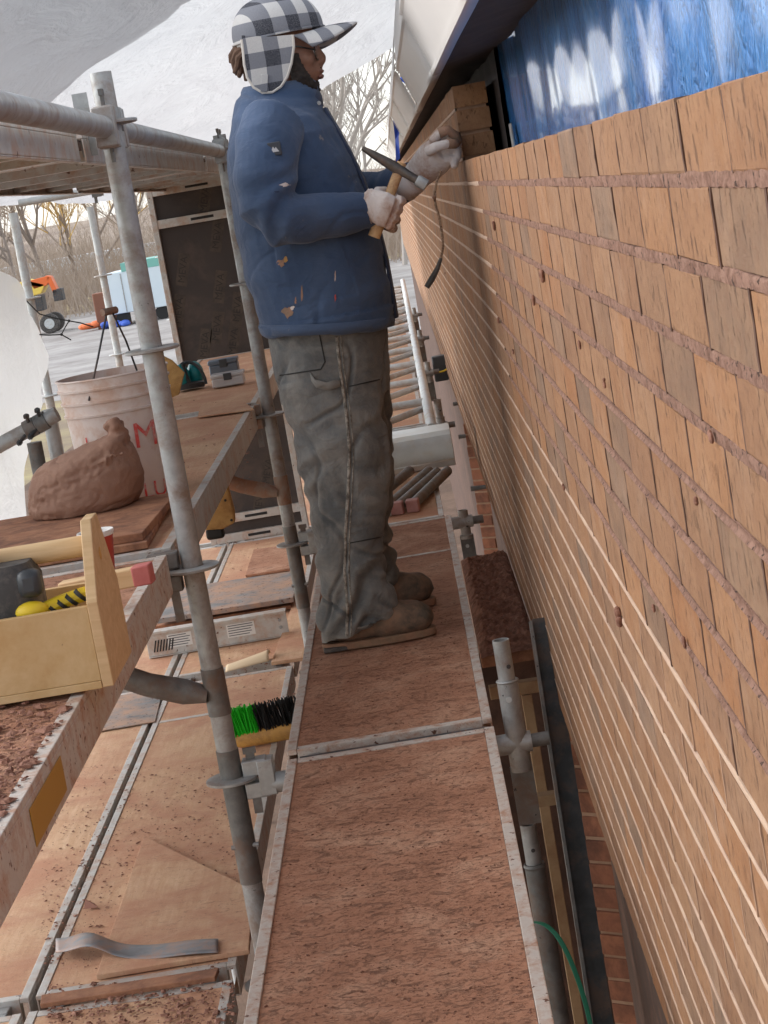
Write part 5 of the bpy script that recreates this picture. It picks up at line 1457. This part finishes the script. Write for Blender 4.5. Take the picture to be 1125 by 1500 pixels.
gl2 = remesh(mb, 'glove', M['glove'], man, .0036, 2, lambda p, n_: .0011*math.sin(560*(p-lw).dot(dd)) if (p-lw).dot(dd) < .02 else .0008*nz(p.x, p.y, p.z, 200))
mb = MB()
finger(mb, [P(643,195.5,Yl-.006), P(656,191,Yl-.006), P(667,198.5,Yl-.001), P(671,206.5,Yl+.004)], .0149, .0122)
finger(mb, [P(655,210.5,Yl-.036), P(668,211,Yl-.021)], .0136, .0122)
mb.build('dipped_fingers', M['glove_dip'], man, smooth=180)
mb = MB(); mb.loft([(lw-dd*.065, .040, .038), (lw-dd*.02, .042, .038)], n=20, A=up_); mb.build('glove_cuff', M['glove'], man, smooth=180)
# ---- hammer
hm = thing('brick_hammer', gc, 'brick hammer with a wooden handle held in the gloved right hand', 'hammer')
hw = pm('hammer_wood', srgb(196,156,110), srgb(212,176,130), 30, .6, 0, srgb(160,116,84), .35, 20, .1)
mb = MB(); mb.loft([(hd0-ax*.012, .016, .013, e2), (hd0+ax*.03, .0165, .0135, e2), (gc, .0145, .012, e2), (hd1-ax*.035, .0135, .011, e2), (hd1+ax*.004, .0125, .010, e2)], n=16); mb.build('handle', hw, hm)
h0, h1 = P(531, 217, YH), P(625, 272, YH); hx = (h1-h0).normalized()
hms = pm('used_hammer_steel', srgb(98,94,90), srgb(124,118,112), 40, .4, .75, srgb(128,98,84), .2, 26, .2)
mb = MB(); mb.loft([(h0, .006, .020), (h0+hx*.03, .010, .019), (h0+hx*.075, .0135, .0145), (h0+hx*.105, .0150, .0135), (h0+hx*.135, .0115, .0115), (h1-hx*.03, .0115, .0115)], n=16, A=ax, e=.6); mb.build('head', hms, hm)
mb = MB(); mb.loft([(h1-hx*.031, .0125, .0125), (h1-hx*.026, .0155, .0155), (h1-hx*.002, .0155, .0155), (h1, .0135, .0135)], n=16, A=ax, e=.55); mb.build('poll', M['galv'], hm)
# ---- braided cord with a taped end hanging from the left hand
yc = 5.40
cd = thing('braided_cord', P(642, 265, yc), 'thin braided cord with a black taped end hanging from the left hand', 'cord')
pts = [(646,250),(640,265),(636,285),(638,300),(644,320),(648,345),(649,362),(646,378)]
mb = MB(); mb.pipe([P(a, b, yc+.05-.05*i/7) for i, (a, b) in enumerate(pts)], .0034, 8); o = mb.build('cord', pm('braid', srgb(150,120,96), srgb(190,166,140), 200, .9, 0, srgb(90,60,48), .4, 150), cd)
mb = MB(); mb.pipe([P(646, 378, yc), P(641, 393, yc), P(633, 408, yc), P(625, 421, yc)], [.0045, .0065, .0085, .0075], 8); mb.build('taped_end', M['black_rubber'], cd)
mb = MB(); p = P(636, 289, yc+.03); mb.ball(p, .006); mb.build('knot', M['glove_dip'], cd)
# ================================================================== background: trees, machine, trailer
M['bark'] = pm('grey_brown_bark', srgb(136,124,116), srgb(158,146,136), 3, .9, 0, None, 0, 0, .3, 12, .01)
M['bark_pale'] = pm('pale_bark', srgb(168,160,152), srgb(188,180,172), 3, .9, 0, None, 0, 0, .3, 12, .01)
M['willow'] = pm('yellow_willow_twigs', srgb(196,164,104), srgb(214,184,124), 2, .9, 0, None, 0, 0, 0)
M['twig'] = pm('brown_twigs', srgb(164,148,134), srgb(184,168,152), 2, .9, 0, None, 0, 0, 0)
def tree(name, base, h, seed, bark, twig, label, spread=.9, levels=5, group='bare trees beyond the scaffold', r0=None, dens=4):
    rr = random.Random(seed)
    root = thing(name, base, label, 'tree', group)
    tr_, tw_ = MB(), MB()
    def grow(p, d, L, r, lev):
        n = 3 if lev < 3 else 2
        pts = [p]; q = p.copy(); dd = d.copy()
        for k in range(n):
            dd = (dd+V((rr.uniform(-1, 1), rr.uniform(-1, 1), rr.uniform(-.3, .6)))*.16).normalized()
            q = q+dd*(L/n); pts.append(q.copy())
        rad = [r*(1-.4*k/n) for k in range(n+1)]
        (tr_ if lev < 2 else tw_).pipe(pts, rad, 7 if lev < 2 else (4 if lev < 4 else 3))
        if lev >= levels: return
        for k in range(dens if lev else dens+2):
            f_ = rr.uniform(.35, 1) if lev else rr.uniform(.3, 1)
            i = min(n-1, int(f_*n)); s = pts[i].lerp(pts[i+1], f_*n-i)
            nd = (dd*.9+V((rr.uniform(-1, 1), rr.uniform(-1, 1), rr.uniform(-.2, .7)))*spread).normalized()
            grow(s, nd, L*rr.uniform(.5, .72), max(r*.52, .010), lev+1)
    grow(V(base), V((0, 0, 1)), h*.42, r0 or h*.0105, 0)
    tr_.build('trunk', bark, root); tw_.build('crown', twig, root)
    return root
def gpos(px, Y): p = at(px, 400, Y); return V((p.x, Y, GZ))
for i, (px, Y, h, b, t_, lab, sp) in enumerate([
    (20, 138, 17, 'bark', 'twig', 'leafless dark tree behind the machine at the far left', .9),
    (62, 150, 20, 'bark', 'twig', 'tall crooked leafless tree between the two outer posts', 1.0),
    (112, 160, 19, 'bark', 'willow', 'yellow twigged willow left of the trailer', .8),
    (160, 165, 22, 'bark', 'willow', 'tall yellow willow above the white trailer', .8),
    (205, 158, 18, 'bark', 'twig', 'brown leafless tree behind the foreground post', .9),
    (-20, 150, 19, 'bark', 'twig', 'leafless tree cut by the left edge of the picture', .9),
    (525, 96, 21, 'bark_pale', 'bark_pale', 'pale leafless tree in front of the worker under the roof sheet', .8),
    (560, 110, 19, 'bark_pale', 'bark_pale', 'slender leafless tree right of the pale one', .8),
    (492, 120, 19, 'bark_pale', 'bark_pale', 'leafless tree just right of the worker chest', .8),
    (595, 130, 18, 'bark_pale', 'twig', 'farther leafless tree beside the wall end', .8)]):
    tree('bare_tree', gpos(px, Y), h, 11+i, M[b], M[t_], lab, sp, 5 if i < 6 else 4, dens=4 if i < 6 else 5)
# thicket that reads as one brown mass
mb = MB(); rr = random.Random(5)
for k in range(6000):
    px = rr.uniform(-60, 640); Y = rr.uniform(135, 235)
    b = gpos(px, Y); hh = rr.uniform(1.5, 5.5)*(1 if rr.random() < .8 else 1.6)
    d = V((rr.uniform(-.5, .5), rr.uniform(-.3, .3), 1))
    r_ = .035
    q = b+d*hh; s = V((r_, 0, 0))
    mb.add([b-s, b+s, b+V((0, r_, 0)), q], [(0,1,3),(1,2,3),(2,0,3)])
    for j in range(3):
        f_ = rr.uniform(.3, .9); p = b+d*hh*f_; e = p+V((rr.uniform(-1.2, 1.2), rr.uniform(-.5, .5), rr.uniform(.4, 1.6)))
        s = V((.02, 0, 0)); mb.add([p-s, p+s, p+V((0, .02, 0)), e], [(0,1,3),(1,2,3),(2,0,3)])
tag(mb.build('thicket', M['twig'], smooth=0), 'brown leafless thicket along the far edge of the lot', 'thicket', kind='stuff')
# far pale greenhouse roof / snow strip behind the trees
mb = MB(); a = at(0, 400, 175)
# trailer
def gz(px, py): return atz(px, py, GZ)
tpos = gz(195, 468)
tY = 112.0
x0, x1 = at(157, 430, tY).x, at(238, 430, tY).x
zt = at(195, 395, tY).z
tl = thing('white_trailer', ((x0+x1)/2, tY, GZ), 'white box trailer with a green top edge parked behind the posts', 'trailer')
M['trailer'] = pm('trailer_white', srgb(206,220,228), srgb(216,228,234), .6, .4, 0, None, 0, 0, 0)
mb = MB(); mb.box((x0, tY, GZ+.7), (x1+1.2, tY+5, zt)); mb.build('box', M['trailer'], tl, smooth=0, bevel=.04)
mb = MB(); mb.box((x0+1.0, tY-.02, zt-.02), (x1+1.25, tY+5.1, zt+.45)); mb.build('top_edge', plain('green_trim', srgb(122,184,172), .5), tl, smooth=0)
for f_ in (.3, .62): 
    mb = MB(); xx = x0+(x1-x0)*f_; mb.box((xx-.025, tY-.03, GZ+.75), (xx+.025, tY-.005, zt-.1)); mb.build('panel_joint', M['galv'], tl, smooth=0)
for xx in (x0+.6, x1-.2):
    mb = MB(); mb.tube((xx, tY+.2, GZ+.4), (xx, tY+.5, GZ+.4), .4, n=18); mb.build('wheel', M['black'], tl)
# telehandler
mY = 118.0
mp = at(58, 470, mY)
def mp_(px, py): return at(px, py, mY)
th = thing('telehandler', (mp.x, mY, GZ), 'yellow and orange boom lift machine parked on the lot at the left', 'machine')
M['or'] = plain('machine_orange', srgb(228,110,52), .5); M['ye'] = plain('machine_yellow', srgb(232,200,90), .5)
mb = MB(); mb.prism([mp_(14,418), mp_(40,410), mp_(66,416), mp_(60,430), mp_(28,440), mp_(20,432)], (0, 1.6, 0)); mb.build('engine_cover', M['ye'], th, smooth=0, bevel=.05)
mb = MB(); mb.prism([mp_(40,412), mp_(70,404), mp_(74,408), mp_(68,418), mp_(50,424)], (0, .9, 0)); mb.build('boom', M['or'], th, smooth=0, bevel=.03)
mb = MB(); mb.prism([mp_(66,404), mp_(74,405), mp_(86,430), mp_(80,434)], (0, .9, 0)); mb.build('boom_arm', M['or'], th, smooth=0, bevel=.03)
mb = MB(); a = mp_(84, 432); mb.box((a.x-.25, mY, a.z-.35), (a.x+.3, mY+.9, a.z+.35)); mb.build('fork_carriage', M['steel_dark'], th, smooth=0, bevel=.03)
mb = MB(); a = mp_(40, 450); mb.box((a.x-1.4, mY+.2, a.z-.35), (a.x+.9, mY+1.5, a.z+.55)); mb.build('chassis', M['steel_dark'], th, smooth=0, bevel=.05)
for dx, dy in ((-.9, -.1), (.85, -.1), (-.9, 1.7), (.85, 1.7)):
    o0 = V((mp.x+dx-.3, mY+dy, GZ+.58))
    mb = MB(); mb.lathe(o0, (0, 1, 0), [(0, .3), (.0, .52), (.05, .58), (.35, .58), (.4, .52), (.4, .3)], 26); w_ = mb.build('wheel', M['black_rubber'], th)
    mb = MB(); mb.lathe(o0+V((0, -.01, 0)), (0, 1, 0), [(0, .02), (.0, .3), (.03, .3)], 20); mb.build('rim', M['galv_pale'], w_)
# site clutter by the trailer
for k, (px, py, s, c_, lab) in enumerate([(128,462,.5,srgb(226,120,72),'orange sack heap on the lot by the outer post'),(160,440,.9,srgb(128,84,64),'stack of bricks beside the white trailer'),(158,462,.45,srgb(52,86,176),'blue plastic bundle in front of the brick stack'),(172,455,.4,srgb(60,96,190),'blue plastic bundle right of the brick stack')]):
    p = at(px, py, 113-k*.5)
    mb = MB(); [mb.ball((p.x+random.uniform(-1, 1)*s, p.y+random.uniform(-.6, .6), GZ+s*.3+random.random()*s*.4), (s*.7, s*.6, s*.35), 9, 6) for _q in range(6)] if k != 1 else mb.box((p.x-.9, p.y, GZ), (p.x+.9, p.y+1, p.z+.5))
    tag(mb.build(('sack_heap' if k == 0 else 'plastic_bundle') if k != 1 else 'brick_stack', plain('clutter%d' % k, c_, .7), smooth=50, bevel=.05), lab, 'materials')
# pale strip (plastic greenhouse roof) behind the thicket
Ys = 190
a, b = at(-40, 412, Ys), at(330, 372, Ys)
mb = MB(); mb.prism([V((a.x, Ys, a.z-.9)), V((b.x, Ys, a.z-.9)), V((b.x, Ys, a.z+.7)), V((a.x, Ys, a.z+.7))], (0, 8, 0)); tag(mb.build('pale_shed', pm('pale_shed_roof', srgb(206,214,222), srgb(220,226,230), .2, .6, bump=0), smooth=0), 'long pale shed roof behind the thicket', 'shed')
# outer tube with clamps beside the mound
ya = 6.3
tu = thing('clamped_tube', at(0, 655, ya), 'grey scaffold tube with couplers at the left edge behind the mound', 'scaffold tube')
a, b = at(-30, 668, ya), at(84, 606, ya)
mb = MB(); mb.tube(a, b, .0242, n=20); mb.build('tube', M['galv'], tu)
mb = MB(); mb.tube(at(50, 648, ya+.04), V((at(50, 648, ya+.04).x, ya+.04, .4)), .0242, n=20); mb.build('post', M['galv_dark'], tu)
mb = MB(); mb.tube(at(70, 600, ya+.12), V((at(70, 600, ya+.12).x, ya+.12, .4)), .022, n=20); mb.build('post', M['galv_pale'], tu)
for f_ in (.66, .80):
    c_ = a.lerp(b, f_); d_ = (b-a).normalized()
    mb = MB(); mb.tube(c_-d_*.018, c_+d_*.018, .030, n=14); mb.build('coupler', M['galv_dark'], tu)
    for q in (V((.0, -.03, .035)), V((-.03, -.035, -.03))):
        mb = MB(); mb.tube(c_+q*.6, c_+q*1.35, .006, n=8); mb.lathe(c_+q*1.1, q, [(0, .010), (.008, .010)], 6); mb.build('bolt', M['steel_dark'], tu)

# knotted black tie cord hanging in front of the lot
Yc = 8.9
cord = thing('tie_cord', at(70, 480, Yc), 'thin knotted black cord hanging beside the side sheet', 'cord')
for pts in ([(30,432),(58,460),(80,466),(101,470)], [(101,470),(118,473),(137,479)], [(101,470),(94,482),(90,490)], [(55,490),(72,491),(90,490)], [(90,490),(97,494),(104,498)]):
    mb = MB(); mb.pipe([at(a, b, Yc+.01*i) for i, (a, b) in enumerate(pts)], .0028, 6); mb.build('cord', M['black'], cord)
for a, b in ((101, 470), (90, 490)):
    mb = MB(); mb.ball(at(a, b, Yc), .0065, 8, 6); mb.build('knot', M['black'], cord)
